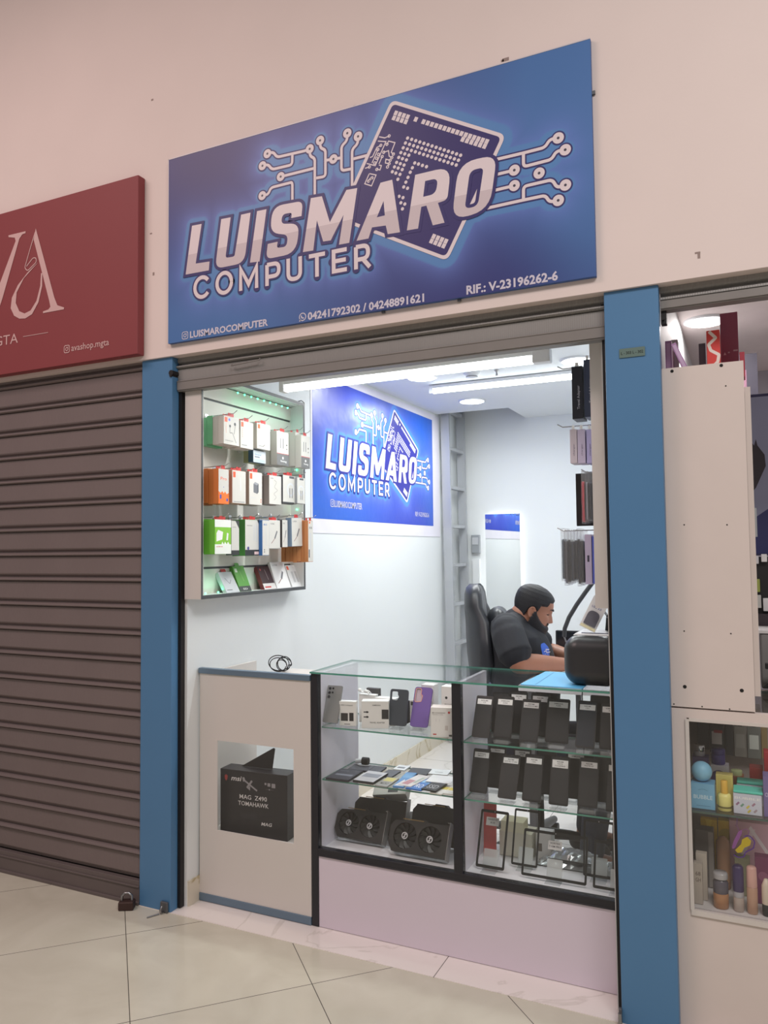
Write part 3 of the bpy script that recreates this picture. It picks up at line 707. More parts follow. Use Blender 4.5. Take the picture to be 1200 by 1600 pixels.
b.add([M @ V(p) for p in ((.07, bh+.001, -.06), (.225, bh+.001, -.06), (.23, bh+.085, -.075), (.222, bh+.088, -.075), (.07, bh+.001, -.062), (.225, bh+.001, -.062), (.23, bh+.085, -.077), (.222, bh+.088, -.077))],
      [(0, 1, 2, 3), (7, 6, 5, 4), (0, 4, 5, 1), (1, 5, 6, 2), (2, 6, 7, 3), (3, 7, 4, 0)])
b.build('lid_flap', mat('black_card', (30, 28, 34)), t)
# cable coil on top
c = V((pl(437, 1040, 'y', .40).x, .40, .957)); pts = []
for k in range(140):
    a = k/140*2*pi*4.5; j = int(k/31); r = (.046, .030, .052, .036, .042)[j]
    pts.append((c.x+(.006, .02, -.004, .016, .01)[j]+r*cos(a), c.y+.02*(j-2)*.6+.006*sin(a*.7), c.z+.0025+max(0, r*(.66+.2*(j % 2))*(1+sin(a)))))
b = MB().tube(pts, .0022, 6); tag(b.build('cable_coil', DARK), 'thin black cable coil sticking up inside the white end block', 'cable')

# ---------------------------------------------------------------- glass display case
DX0, DX1, DY1 = -1.600, -.43, .505
t = thing('display_case', 'glass display counter with black aluminium frame and lilac lower panel', 'display case', (-1.0, .33, 0))
b = MB().box((DX0+.012, YC+.004, .004), (DX1, YC+.02, .281)); b.build('lower_panel', LILAC, t)
b = MB().box((-1.619, YC, .004), (-1.589, YC+.03, 1.003)); b.build('post', BLACK, t, bevel=.0015)
b = MB().box((-1.012, YC, .31), (-.977, YC+.03, 1.003)); b.build('post', BLACK, t, bevel=.0015)
b = MB().box((-1.589, YC-.001, .281), (DX1, YC+.03, .311)).box((-1.589, YC-.003, .281), (DX1, YC+.0, .286)); b.build('bottom_rail', BLACK, t, bevel=.0015)
b = MB().box((-1.61, YC+.031, .004), (-1.59, DY1, 1.002)); b.build('end_panel', mat('lit_lilac_melamine', (230, 226, 238), .35, var=.02), t)  # brighter copy of the lilac board, light inside the case put into its colour
b = MB().box((-1.0, YC+.031, .30), (-.984, DY1-.02, 1.002)); b.build('divider_panel', mat('lit_lilac_melamine', (230, 226, 238)), t)
b = MB().box((-1.589, YC+.031, .284), (DX1, DY1, .299)); b.build('floor_board', mat('white_board', (240, 238, 242), .4), t)
for xa, xb, zs, yb in ((-1.588, -1.002, .787, .46), (-1.588, -1.002, .5765, .46), (-.982, DX1, .784, .40), (-.982, DX1, .574, .40)):
    b = MB().box((xa, YC+.034, zs-.006), (xb, yb, zs)); b.mi = [0, 0, 1, 1, 1, 1]; b.build('glass_shelf', [GLASS, GEDGE], t)
b = MB().box((-1.62, YC-.008, 1.0042), (DX1+.02, DY1+.0, 1.0112)); b.mi = [0, 0, 1, 1, 1, 1]; b.build('glass_top', [GLASS, GEDGE], t)
for xa, xb in ((-1.588, -1.013), (-.976, DX1)):
    b = MB().box((xa, YC+.008, .312), (xb, YC+.012, 1.003)); b.build('front_glass', GLASS, t)
ZT1, ZT2, ZT0 = .7875, .577, .2995
ZR1, ZR2 = .7845, .5745

# ---------------------------------------------------------------- phone cases, chargers on the top shelf of the case
def rot_frame(o, yaw=0, lean=0):
    """x to the shelf's right, y up and leaning back by lean"""
    x = V((cos(yaw), sin(yaw), 0)); n = V((-sin(yaw), cos(yaw), 0))
    return frame(o, x, n*sin(lean)+V((0, 0, 1))*cos(lean))
def stand(px, y, z, w=.03, M=None, label='', group='clear phone stands'):
    """bent clear plastic stand: foot, back rest and front lip"""
    t = thing('phone_stand', label, 'stand', (px, y, z), group)
    Ms_ = rot_frame((px-w/2, y, z))
    pr_ = [(-.016, .0), (-.016, .014), (-.0145, .014), (-.0145, .0015), (.03, .0015), (.03, 0)]
    b = MB(); n = len(pr_)
    b.add([Ms_ @ V((xx, zz_, -yy)) for xx in (0, w) for yy, zz_ in pr_], [tuple(range(n)), tuple(range(n, 2*n))[::-1]]+[(i, n+i, n+(i+1) % n, (i+1) % n) for i in range(n)])
    b.build('foot', ACRYL, t)
    b = MB().add([Ms_ @ V(p) for p in ((0, .002, -.004), (w, .002, -.004), (w, .06, -.034), (0, .06, -.034), (0, .002, -.006), (w, .002, -.006), (w, .06, -.036), (0, .06, -.036))], [(0, 1, 2, 3), (7, 6, 5, 4), (0, 4, 5, 1), (1, 5, 6, 2), (2, 6, 7, 3), (3, 7, 4, 0)])
    b.build('back_rest', ACRYL, t)
    return t
# grey phone with camera rings
p = pl(*z6(92, 497), 'z', ZT1+.016); p.x = -1.586; M = rot_frame((p.x, p.y, ZT1+.016), .05, .36); pw, ph = .066, .150
t = thing('smartphone', 'silver grey phone standing back outward beside the lilac end panel', 'phone', (p.x+.03, p.y, ZT1+.016))
b = MB().prism(rrect(0, 0, pw, ph, .005), .008, 0, M @ MX.Translation((0, 0, -.008))); b.build('body', mat('silver_grey_glass', (150, 150, 150), .25, .3), t, bevel=.001)
for x, y, r in ((.012, .137, .0058), (.012, .120, .0058), (.012, .103, .0058), (.0265, .138, .0042), (.0265, .121, .0042)):
    b = MB(); b.lathe([(r, 0), (r, .0018), (r*.82, .0022), (.0001, .0022)], 18, 0, M @ MX.Translation((x, y, 0))); b.disc((x, y), r*.7, 1, M, .0023, 14); b.build('camera_lens', [BLACK, mat('lens_glass', (14, 14, 22), .05)], t)
stand(p.x+.033, p.y+.0, ZT1, .05, label='clear stand holding up the silver grey phone')

def case(name_label, bl, w, h, col, lean, cutcol, holes, yaw=0, z=ZT1, inner=None):
    M = rot_frame(bl, yaw, lean)
    t = thing('phone_case', name_label, 'phone case', bl+V((w/2, 0, 0)))
    outer = rrect(0, 0, w, h, .012)
    hole = fillet(holes); mt = mat('case_%d_%d_%d' % col, col, .5)
    b = MB(); b.poly([outer, hole[::-1]], 0, M, 0); 
    b.poly([outer, hole[::-1]], 0, M, -.0015)
    for l in (outer, hole):
        n = len(l); b.add([(q[0], q[1], zz_) for q in l for zz_ in (0, -.009 if l is outer else -.0015)], [(2*i, 2*((i+1) % n), 2*((i+1) % n)+1, 2*i+1) for i in range(n)], 0, M)
    b.build('shell', mt, t)
    b = MB().stroke(hole, .003, 0, M, .0008, closed=True); b.build('cutout_rim', ink(*cutcol), t)
    if inner:
        b = MB().poly([rrect(.003, .003, w-.003, h-.003, .01)], 0, M, -.004); b.build('lining', ink(*inner), t)
    return t
p = pl(*z6(583, 520), 'z', ZT1+.014); w_, h_ = .078, .142
case('dark slate phone case with a pale camera cutout on the top shelf', V((p.x, p.y, ZT1+.014)), w_, h_, (64, 72, 82), .2, (60, 66, 74), [(.008, h_-.008, .008), (.036, h_-.008, .012), (.036, h_-.022, .006), (.042, h_-.028, .006), (.034, h_-.046, .012), (.008, h_-.046, .012)])
stand(p.x+.035, p.y, ZT1, .05, label='clear stand under the dark slate phone case')
p = pl(*z6(738, 528), 'z', ZT1+.014); h_ = .158
case('purple phone case with a pink rimmed cutout leaning on the top shelf', V((p.x, p.y, ZT1+.014)), .075, h_, (112, 84, 160), .42, (226, 160, 150), [(.006, h_-.006, .006), (.03, h_-.006, .008), (.03, h_-.03, .006), (.038, h_-.034, .006), (.034, h_-.058, .006), (.006, h_-.062, .008)], inner=(196, 176, 190))
stand(p.x+.035, p.y, ZT1, .05, label='clear stand under the purple phone case')
def shelf_box(label, fl, fr_, top, z, d, col, art, group=None, yaw=0, face=(240, 238, 236), cat='box', name='charger_box'):
    a, c = pl(*z6(*fl), 'z', z+.0005), pl(*z6(*fr_), 'z', z+.0005); ax = (c-a); wd = ax.length if not yaw else yaw
    ax.normalize(); hh = pl(*z6(*top), 'y', a.y).z-z
    return carton(name, label, cat, V((a.x, a.y, z+.0008)), ax, (0, 0, 1), wd, hh, d, col, art, face, group)
shelf_box('white power adapter carton beside the silver grey phone', (232, 525), (352, 530), (230, 350), ZT1, .03, (238, 237, 236), [('r', .1, .2, .52, .52, (52, 50, 52)), ('r', .6, .2, .86, .54, (40, 38, 42)), ('t', 'USB-C Adapter', .08, .82, .06, .75, (110, 110, 112)), ('r', .3, .06, .65, .09, (130, 130, 130))])
shelf_box('white travel adapter carton with two plug tips, behind nothing but the shelf glass', (392, 545), (590, 548), (392, 350), ZT1, .05, (236, 235, 234), [('r', .08, .58, .26, .62, BK), ('r', .18, .565, .24, .635, BK), ('r', .08, .40, .26, .44, BK), ('r', .18, .385, .24, .455, BK), ('t', 'SAMSUNG', .4, .83, .05, .3, (70, 70, 74)), ('t', 'TRAVEL ADAPTER', .3, .19, .055, .55, (70, 70, 74)), ('r', .74, .35, .99, .7, (48, 48, 52))])
shelf_box('pale carton with a red badge in the corner of the top shelf', (892, 608), (1047, 614), (890, 395), ZT1, .06, (226, 214, 208), [('c', .86, .84, .04, RD), ('t', 'Mi CHARGING', .08, .80, .045, .6, (120, 110, 110)), ('t', 'Stereo 2.4G', .08, .75, .03, .5, (150, 140, 140)), ('s', [(.25, .62), (.25, .52)], .015, LG), ('s', [(.42, .62), (.42, .52)], .015, LG), ('r', .66, .24, .8, .4, (212, 204, 200)), ('r', .1, .08, .26, .12, RD), ('r', .84, .04, .98, .1, (60, 60, 60))])
b_ = V((-1.50, .30, ZT1+.0008))
carton('case_box', 'small dark box behind the earphones on the top shelf', 'box', b_+V((.01, .09, 0)), (1, 0, 0), (0, 0, 1), .06, .125, .02, (84, 84, 86), [], None)
carton('adapter_box', 'small white box with earphones lying on it', 'box', b_+V((.02, 0, 0)), (1, 0, 0), (0, 0, 1), .075, .115, .03, WT, [])
carton('adapter_box', 'low white box behind the travel adapter carton', 'box', V((-1.395, .28, ZT1+.0008)), (1, 0, 0), (0, 0, 1), .09, .11, .04, WT, [('r', .3, .6, .7, .7, LG)])
carton('adapter_box', 'white tall box behind the purple case', 'box', V((-1.215, .34, ZT1+.0008)), (1, 0, 0), (0, 0, 1), .055, .165, .05, (228, 226, 224), [('t', 'EARPHONES', .1, .55, .05, .8, (120, 120, 122))])
carton('adapter_box', 'grey small box between the two phone cases', 'box', V((-1.262, .33, ZT1+.0008)), (1, 0, 0), (0, 0, 1), .04, .10, .05, (190, 188, 186), [('r', .1, .8, .9, .95, (90, 90, 92))])
carton('adapter_box', 'white box with a small black mark at the back by the post', 'box', V((-1.105, .28, ZT1+.0008)), (1, 0, 0), (0, 0, 1), .07, .175, .05, WT, [('c', .3, .75, .03, BK), ('t', 'PREMIUM', .2, .58, .04, .6, (120, 120, 122))])
carton('black_box', 'flat black carton behind the dark slate case', 'box', V((-1.33, .345, ZT1+.0008)), (1, 0, 0), (0, 0, 1), .05, .09, .03, (36, 38, 46), [], None)
t = thing('earphones', 'white wired earphones heaped on the small white box', 'earphones', (-1.45, .29, ZT1+.117))
b = MB()
random.seed(3)
pts = [(-1.475+.05*k/40+.008*sin(k*.9), .298+.008*cos(k*1.3), ZT1+.119+.004+.010*abs(sin(k*.33))) for k in range(41)]
b.tube(pts, .0016, 6); b.build('cord', ink(246, 246, 246), t)
for k, (dx, dz) in enumerate(((0, .016), (.03, .012))):
    b = MB().ball((-1.47+dx, .29, ZT1+.119+dz), (.009, .007, .007)); b.cyl((-1.47+dx, .29, ZT1+.119+dz), (-1.455+dx, .288, ZT1+.119+dz-.01), .0028, 10); b.build('earbud', ink(246, 246, 246), t)

# ---------------------------------------------------------------- flat packs on the middle shelf
def flat(label, fl, fr_, bl, lvl, th, col, art=(), face=None, group='flat packs on the middle shelf', name='flat_pack', cat='packet'):
    z = ZT2+.001+lvl*.0042
    a, c, d = (pl(*z6(*q), 'z', z+th) for q in (fl, fr_, bl))
    ax = c-a; w_ = ax.length; ax.normalize(); dy = d-a; h_ = (dy-ax*dy.dot(ax)).length
    up = (dy-ax*dy.dot(ax)).normalized(); a.y += max(0, .166-min(a.y, c.y))
    return carton(name, label, cat, a, ax, up, w_, min(h_, .2), th, col, art, face, group, bevel=.0006)
PACKS = [
 ('dark flat pack with a pale band at the lilac end panel', (122, 905), (285, 925), (235, 838), 0, .009, (44, 46, 56), [('r', .15, .35, .9, .5, (120, 124, 136)), ('r', .1, .75, .5, .85, (84, 88, 100))], (56, 58, 70)),
 ('dark pack lying under the coiled charger', (290, 838), (440, 852), (345, 800), 0, .008, (54, 56, 66), [], (70, 72, 80)),
 ('white topped pack with black edge second from the end panel', (312, 925), (460, 945), (425, 858), 1, .010, (40, 40, 44), [('r', .1, .4, .9, .75, (150, 156, 168))], (214, 216, 220)),
 ('grey and yellow pack beside the white topped pack', (475, 960), (565, 972), (520, 895), 0, .005, (150, 152, 150), [('r', .1, .55, .9, .95, (216, 206, 120)), ('t', 'MICRO', .2, .2, .2, .6, (60, 60, 60))], (170, 170, 166)),
 ('dark rear pack near the middle of the shelf', (405, 850), (520, 862), (500, 815), 0, .007, (48, 50, 60), [], (66, 68, 78)),
 ('dark grey pack just behind the grey and yellow one', (515, 885), (605, 897), (580, 840), 0, .006, (62, 64, 72), [], (88, 90, 98)),
 ('blue and white pack standing out at the centre of the shelf', (610, 965), (690, 972), (645, 858), 1, .006, (84, 140, 200), [('p', [(.05, .05), (.9, .05), (.5, .5)], (240, 240, 244)), ('r', .1, .6, .9, .9, (120, 176, 222))], (96, 154, 212)),
 ('pale pack with pink print overlapping the blue one', (655, 948), (745, 965), (770, 870), 2, .004, (222, 214, 212), [('r', .1, .1, .6, .5, (206, 150, 158)), ('r', .65, .3, .9, .8, (180, 190, 180))], (232, 228, 226)),
 ('blue pack with white block letters near the post', (690, 985), (805, 1003), (800, 905), 1, .005, (50, 110, 190), [('t', 'PRO', .2, .15, .3, .6, WT), ('p', [(.1, .6), (.9, .55), (.7, .95)], (150, 200, 240))], (64, 128, 206)),
 ('black pack with grey print in front of the blue letters', (800, 995), (905, 1012), (880, 935), 2, .005, (34, 34, 38), [('t', 'SSD', .15, .2, .4, .7, (180, 180, 184))], (48, 48, 52)),
 ('white and yellow pack by the middle post', (875, 1010), (965, 1024), (955, 950), 0, .004, (232, 230, 220), [('r', .05, .5, .95, .8, (222, 204, 84))], (238, 236, 230)),
 ('white pack with yellow stripe against the middle post', (972, 1020), (1045, 1030), (1010, 940), 1, .005, (228, 226, 218), [('r', .05, .3, .95, .55, (220, 200, 70))], (236, 234, 228)),
 ('white packet at the back of the middle shelf', (865, 870), (1010, 882), (930, 838), 0, .005, (236, 236, 236), [('r', .3, .3, .7, .5, LG)], (240, 240, 240)),
 ('long dark pack at the back right behind the blue pack', (715, 868), (860, 880), (770, 828), 0, .007, (46, 48, 54), [], (60, 62, 70)),
 ('plain white card lying over the packs by the post', (850, 925), (1030, 945), (930, 880), 3, .002, (238, 238, 238), [], (244, 244, 244)),
 ('small white packet with grey print behind the dark grey pack', (615, 838), (700, 848), (650, 805), 0, .005, (226, 226, 228), [('r', .2, .3, .8, .6, (130, 132, 140))], (234, 234, 236)),
]
for f in PACKS: flat(*f)
c = pl(*z6(405, 790), 'z', ZT2+.02)
t = thing('car_charger', 'round black plug charger with white cable on a dark pack', 'charger', (c.x, c.y, ZT2+.0105))
b = MB().tube([(c.x-.004, c.y, ZT2+.0265), (c.x+.024, c.y+.002, ZT2+.0265)], .0155, 18); b.build('plug_body', DARK, t, bevel=.003)
b = MB().tube([(c.x-.004, c.y, ZT2+.026), (c.x-.034, c.y-.004, ZT2+.022)], .009, 14); b.build('white_collar', ink(236, 236, 238), t)
b = MB().tube([(c.x-.03, c.y-.006, ZT2+.013), (c.x-.01, c.y-.02, ZT2+.0125), (c.x+.02, c.y-.018, ZT2+.0125), (c.x+.03, c.y-.004, ZT2+.0125)], .0018, 6); b.build('cord', ink(236, 236, 238), t)

# ---------------------------------------------------------------- graphics cards on the case floor
def gpu(label, o, ax, lean, w, h, d=.04, fans=True, bracket=True):
    ax = V(ax).normalized(); n = V((-ax.y, ax.x, 0)); M = frame(o, ax, n*sin(lean)+V((0, 0, 1))*cos(lean))
    t = thing('graphics_card', label, 'graphics card', V(o)+ax*w/2)
    K = mat('gpu_black_plastic', (27, 26, 28), .42, var=.15); K2 = mat('gpu_dark_metal', (36, 35, 37), .45, .3)
    sh = [(.02, 0), (w-.006, 0), (w, .008), (w, h-.004), (w*.62, h-.004), (w*.58, h+.004), (w*.40, h+.004), (w*.36, h-.004), (.016, h-.01), (0, h-.03), (0, .03)]
    cs = [(w*.27, h*.49), (w*.70, h*.49)]; R = min(h*.43, w*.2)
    circ = [[(c[0]+R*cos(-2*pi*k/28), c[1]+R*sin(-2*pi*k/28)) for k in range(28)] for c in cs] if fans else []
    b = MB(); b.poly([sh]+circ, 0, M, 0); nn = len(sh)
    b.add([(q[0], q[1], z) for q in sh for z in (0, -d*.7)], [(2*i, 2*((i+1) % nn), 2*((i+1) % nn)+1, 2*i+1) for i in range(nn)], 0, M)
    for c_ in circ: b.add([(q[0], q[1], z) for q in c_ for z in (0, -d*.5)], [(2*i, 2*i+1, 2*((i+1) % 28)+1, 2*((i+1) % 28)) for i in range(28)], 0, M)
    b.poly([sh], 0, M, -d*.7); b.build('shroud', K, t)
    b = MB().box((.004, .004, -d), (w-.004, h-.006, -d*.72), 0, M); b.build('circuit_board', mat('gpu_board', (24, 26, 26), .5), t)
    b = MB()
    for k in range(int(w/.004)-4): b.box((.012+k*.004, .01, -d*.71), (.0128+k*.004, h-.01, -d*.52), 0, M)
    b.build('heatsink_fins', K2, t)
    if fans:
        for i, c_ in enumerate(cs):
            Mc = M @ MX.Translation((c_[0], c_[1], 0)); b = MB(); nb = 11
            for k in range(nb):
                a0 = 2*pi*k/nb+i; q = []
                for rr, da in ((.32, 0), (.65, .12), (.96, .34)): q.append((R*rr*cos(a0+da), R*rr*sin(a0+da), -.004))
                for rr, da in ((.96, .34+.42), (.65, .12+.5), (.32, .5)): q.append((R*rr*cos(a0+da), R*rr*sin(a0+da), -.012))
                b.add(q, [(0, 1, 4, 5), (1, 2, 3, 4)], 0, Mc, True)
            f = b.build('fan', mat('gpu_fan_blade', (36, 35, 38), .38), t)
            b = MB().lathe([(R*.32, -.014), (R*.32, -.002), (R*.28, .001), (.0001, .001)], 20, 0, Mc); b.build('hub', K, f)
            b = MB().ring((0, 0), R*.19, R*.27, 0, Mc, .0016, 20); b.stroke(fillpath([(-R*.13, -R*.1), (R*.02, -R*.12), (0, R*.12), (R*.14, R*.1)], R*.08), R*.09, 0, Mc, .0017); b.build('hub_mark', ink(196, 194, 198), f)
    b = MB().box((w*.2, h-.0035, .0003), (w*.56, h-.0005, .0012), 0, M); b.build('gold_edge_line', mat('dull_gold', (150, 122, 70), .4, .5), t)
    if bracket:
        b = MB().box((w+.001, -.004, -d), (w+.0025, h+.008, .004), 0, M).box((w-.012, h+.006, -d*.8), (w+.002, h+.008, -d*.2), 0, M); b.build('mounting_bracket', mat('bracket_steel', (176, 174, 172), .35, .8), t)
    return t
p = pl(*z6(140, 1330), 'z', ZT0+.004); q = pl(*z6(495, 1392), 'z', ZT0+.004)
gpu('dual fan black graphics card lying at the end panel side of the case floor', V((max(p.x, -1.586), p.y-.02, ZT0+.0245)), V((1, .0, 0)), .5, .225, .118)
p = pl(*z6(612, 1440), 'z', ZT0+.004)
gpu('dual fan black graphics card lying in front by the middle post', V((p.x-.01, p.y-.03, ZT0+.0245)), V((1, .0, 0)), .5, .245, .125)
gpu('black graphics card turned backplate out behind the end panel side card', V((-1.545, .35, ZT0+.0175)), V((1, .04, 0)), .32, .235, .145, fans=False)
gpu('black graphics card standing behind the card by the middle post', V((-1.28, .35, ZT0+.0175)), V((1, -.03, 0)), .32, .25, .150, fans=False)
carton('carton_box', 'white printed carton tilted on its corner behind the graphics cards', 'box', V((-1.488, .435, ZT0+.150)), (1, .12, .12), (-.1, .75, .55), .15, .11, .05, (210, 206, 198), [('t', 'L', .2, .55, .16, .1, (60, 60, 60)), ('t', 'Y', .38, .58, .16, .1, (60, 60, 60)), ('r', .45, .1, .75, .3, (90, 90, 90)), ('r', .78, .65, .95, .85, (120, 120, 120))], (222, 218, 208))
carton('carton_box', 'grey carton supporting the tilted white one at the back of the case', 'box', V((-1.50, .43, ZT0+.001)), (1, 0, 0), (0, 0, 1), .15, .105, .06, (120, 118, 114), [], None)
carton('carton_box', 'flat grey box between the two rows of graphics cards', 'box', V((-1.325, .425, ZT0+.05)), (1, .1, .05), (0, .8, .5), .07, .07, .03, (96, 94, 96), [], None)

# ---------------------------------------------------------------- replacement screens on clear stands
SCR = mat('screen_black_glass', (56, 56, 58), .16, var=.05); SCE = mat('screen_edge_black', (18, 18, 20), .35)
def screen(label, bl, w, h, lean, lines, group=None, yaw=0, stick=.84, sheen=None):
    M = rot_frame(bl, yaw, lean)
    t = thing('phone_screen', label, 'phone screen', V(bl)+V((w/2, 0, 0)), group)
    b = MB().prism(rrect(0, 0, w, h, .007), .0028, 0, M @ MX.Translation((0, 0, -.0028))); b.build('bezel', SCE, t, bevel=.0006)
    b = MB().poly([rrect(.003, .006, w-.003, h-.005, .005)], 0, M, .0003); b.build('display_glass', sheen or SCR, t)
    b = MB().disc((w*.5, h-.0035), .0012, 0, M, .0005, 8); b.build('camera_hole', ink(90, 92, 110), t)
    if lines:
        n = len(lines); hh = .0135+.0068*(n-1); y1 = h*stick+.013; x0 = w*.09; x1 = w*.91
        b = MB().prism([(x0, y1-hh), (x1, y1-hh), (x1, y1), (x0, y1)], .0004, 0, M @ MX.Translation((0, 0, .0004))); s = b.build('sticker', ink(238, 236, 236), t)
        b = MB()
        for k, l in enumerate(lines): text(b, l, M @ MX.Translation((w/2, y1-.0085-k*.0072, 0)), .0046, 0, min((x1-x0)*.9, .0046*len(l)), .012, 'C', z=.001)
        b.build('sticker_text', ink(70, 68, 74), s)
    return t
ROW1 = [((115, 437), .067, .158, .48, ('REALME', 'C3'), 'first phone screen from the divider on the upper row'), ((262, 442), .068, .155, .40, ('SAMSUNG', 'A02S'), 'second phone screen from the divider on the upper row'),
        ((435, 466), .069, .155, .44, ('REDMI', '9T/POCO M3'), 'third phone screen from the divider on the upper row'), ((610, 472), .084, .158, .38, ('SAMSUNG', 'A20S'), 'widest phone screen of the upper row, fourth from the divider'),
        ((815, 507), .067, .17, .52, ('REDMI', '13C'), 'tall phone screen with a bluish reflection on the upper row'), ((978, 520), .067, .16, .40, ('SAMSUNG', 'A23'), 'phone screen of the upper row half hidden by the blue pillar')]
ROW2 = [((100, 808), .068, .16, .42, ('INFINIX', 'SMART 7'), 'first phone screen from the divider on the lower row'), ((290, 848), .069, .16, .52, ('REDMI', 'NOTE 13 4G'), 'second phone screen on the lower row, tilted most'),
        ((455, 868), .069, .165, .40, ('REDMI', '13C'), 'third phone screen from the divider on the lower row'), ((635, 893), .069, .168, .36, ('REDMI', 'NOTE', '11/12PRO'), 'lower row phone screen with a three line sticker'),
        ((830, 907), .069, .168, .42, ('REDMI', 'NOTE 8T'), 'lower row phone screen with bright reflections at its foot'), ((1022, 940), .069, .168, .36, ('XIAOMI', 'A3 LITE'), 'lower row phone screen cut by the blue pillar')]
BACK1 = [((-.905, .285), .066, .15, .25, 'black phone screen behind the first one of the upper row', ()), ((-.842, .30), .07, .155, .25, 'black phone screen behind the second one of the upper row', ('REDMI', '9')), ((-.755, .285), .07, .158, .25, 'black phone screen with pale sticker behind the third one of the upper row', ('REDMI', '10')), ((-.535, .28), .07, .165, .25, 'black phone screen with camera hole behind the tall bluish one', ())]
BACK2 = [((-.925, .285), .068, .155, .25, 'black phone screen behind the first one of the lower row', ('TECNO',)), ((-.825, .275), .068, .16, .25, 'black phone screen behind the most tilted lower row screen', ('REDMI', '12C')), ((-.735, .285), .07, .165, .25, 'black phone screen behind the third one of the lower row', ()), ((-.625, .275), .07, .168, .25, 'black phone screen close behind the three line sticker', ('SAMSUNG',)), ((-.60, .315), .07, .16, .2, 'rearmost black phone screen of the lower row', ()), ((-.52, .28), .07, .165, .25, 'black phone screen behind the bright footed lower row screen', ())]
blue_sheen = mat('screen_sheen_tint', (58, 62, 70), .12)  # bluish reflection painted into the glass colour of one screen
for rows, zs, nm in ((ROW1, ZR1, 'upper'), (ROW2, ZR2, 'lower')):
    for i, (q, w_, h_, ln, lines, lab) in enumerate(rows):
        p = pl(*z7(*q), 'z', zs+.018)
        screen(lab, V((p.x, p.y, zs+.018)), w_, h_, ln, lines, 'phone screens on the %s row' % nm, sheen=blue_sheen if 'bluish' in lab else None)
        stand(p.x+w_/2, p.y-.001, zs+.0006, .055, label='clear stand under the '+lab.split(',')[0].replace('phone screen', 'screen').replace(' with bright reflections at its foot', ' with the bright foot'))
for rows, zs, nm in ((BACK1, ZR1, 'upper'), (BACK2, ZR2, 'lower')):
    for (x, y), w_, h_, ln, lab, lines in rows:
        screen(lab, V((x, y, zs+.018)), w_, h_, ln, lines, 'phone screens on the %s row' % nm)
        stand(x+w_/2, y-.001, zs+.0006, .055, label='clear rear stand on the %s row, under the screen %s' % (nm, lab.replace('black phone screen ', '').replace('with pale sticker ', '').replace('with camera hole ', '').split(' of the')[0].split(' lower row')[0]))

# tablet glass frames on the floor of the case
def tablet(label, bl, w, h, lean, bz, lines, sx=.5, sy=.82, yaw=0):
    M = rot_frame(bl, yaw, lean)
    t = thing('tablet_digitizer', label, 'tablet glass', V(bl)+V((w/2, 0, 0)), 'tablet glass panels on the case floor')
    o_, i_ = rrect(0, 0, w, h, .008), rrect(bz, bz*1.3, w-bz, h-bz*1.3, .002)
    b = MB(); b.poly([o_, i_[::-1]], 0, M, 0); b.poly([o_, i_[::-1]], 0, M, -.0015)
    for l in (o_, i_):
        n = len(l); b.add([(x, y, z) for x, y in l for z in (0, -.0015)], [(2*i, 2*((i+1) % n), 2*((i+1) % n)+1, 2*i+1) for i in range(n)], 0, M)
    b.disc((w/2, h-bz*.65), .0016, 1, M, .0006, 8); b.build('bezel', [SCE, ink(200, 200, 205)], t)
    b = MB().poly([i_], 0, M, -.0007); b.build('glass_panel', GLASS, t)
    if lines:
        ww, hh = .05, .012+.009*len(lines); x0, y0 = w*sx-ww/2, h*sy-hh/2
        b = MB().box((x0, y0, .0003), (x0+ww, y0+hh, .0007), 0, M); s = b.build('sticker', ink(206, 204, 204), t); b = MB()
        for k, l in enumerate(lines): text(b, l, M @ MX.Translation((w*sx, y0+hh-.011-k*.011, 0)), .0065, 0, min(ww*.9, .0062*len(l)), .015, 'C', z=.0012)
        b.build('sticker_text', ink(70, 68, 74), s)
    return t
def plate_stand(x, y, z, w, h, label):
    t = thing('plate_stand', label, 'stand', (x, y, z), 'frosted stands on the case floor')
    M = rot_frame((x-w/2, y+.010, z), 0, .38)
    b = MB().prism(rrect(0, .004, w, h, .004), .002, 0, M); b.build('back_rest', FROST, t)
    b = MB().box((x-w/2, y-.02, z), (x+w/2, y+.03, z+.002)); b.build('foot', ACRYL, t)
TB = [((142, 1312), .110, .205, .42, .008, ('NVISTO', 'X10'), .45, .80, 'portrait tablet glass by the divider over the red sleeve'), ((382, 1298), .10, .20, .36, .0065, (), .5, .8, 'portrait tablet glass behind the landscape one'),
      ((450, 1370), .235, .160, .38, .0075, ('VORTEX', 'T10M PRO'), .5, .72, 'landscape tablet glass with white sticker in front'), ((935, 1458), .20, .158, .36, .0075, (), .5, .8, 'landscape tablet glass cut by the blue pillar')]
for q, w_, h_, ln, bz, lines, sx_, sy_, lab in TB:
    p = pl(*z7(*q), 'z', ZT0+.012); tablet(lab, V((p.x, p.y, ZT0+.012)), w_, h_, ln, bz, lines, sx_, sy_)
p = pl(*z7(835, 1300), 'z', ZT0+.02); tablet('portrait tablet glass standing at the back near the pillar', V((-.575, .31, ZT0+.012)), .11, .195, .2, .007, ())
for x, y, lab in ((-.905, .225, 'portrait glass by the divider'), (-.79, .295, 'portrait glass in the second row'), (-.665, .225, 'landscape glass with sticker'), (-.44, .222, 'landscape glass at the pillar'), (-.52, .305, 'rear portrait glass')):
    plate_stand(x, y+.004, ZT0+.0004, .056, .075, 'frosted plate stand behind the '+lab)
carton('sleeve', 'red flat sleeve standing behind the portrait tablet glass', 'sleeve', V((-.968, .36, ZT0+.001)), (1, .1, 0), (0, .1, 1), .05, .20, .006, (196, 72, 72), [], None)
carton('carton_box', 'cream carton stacked behind the tablet glass by the divider', 'box', V((-.915, .40, ZT0+.001)), (1, 0, 0), (0, 0, 1), .13, .095, .09, (226, 220, 200), [], (230, 226, 208))
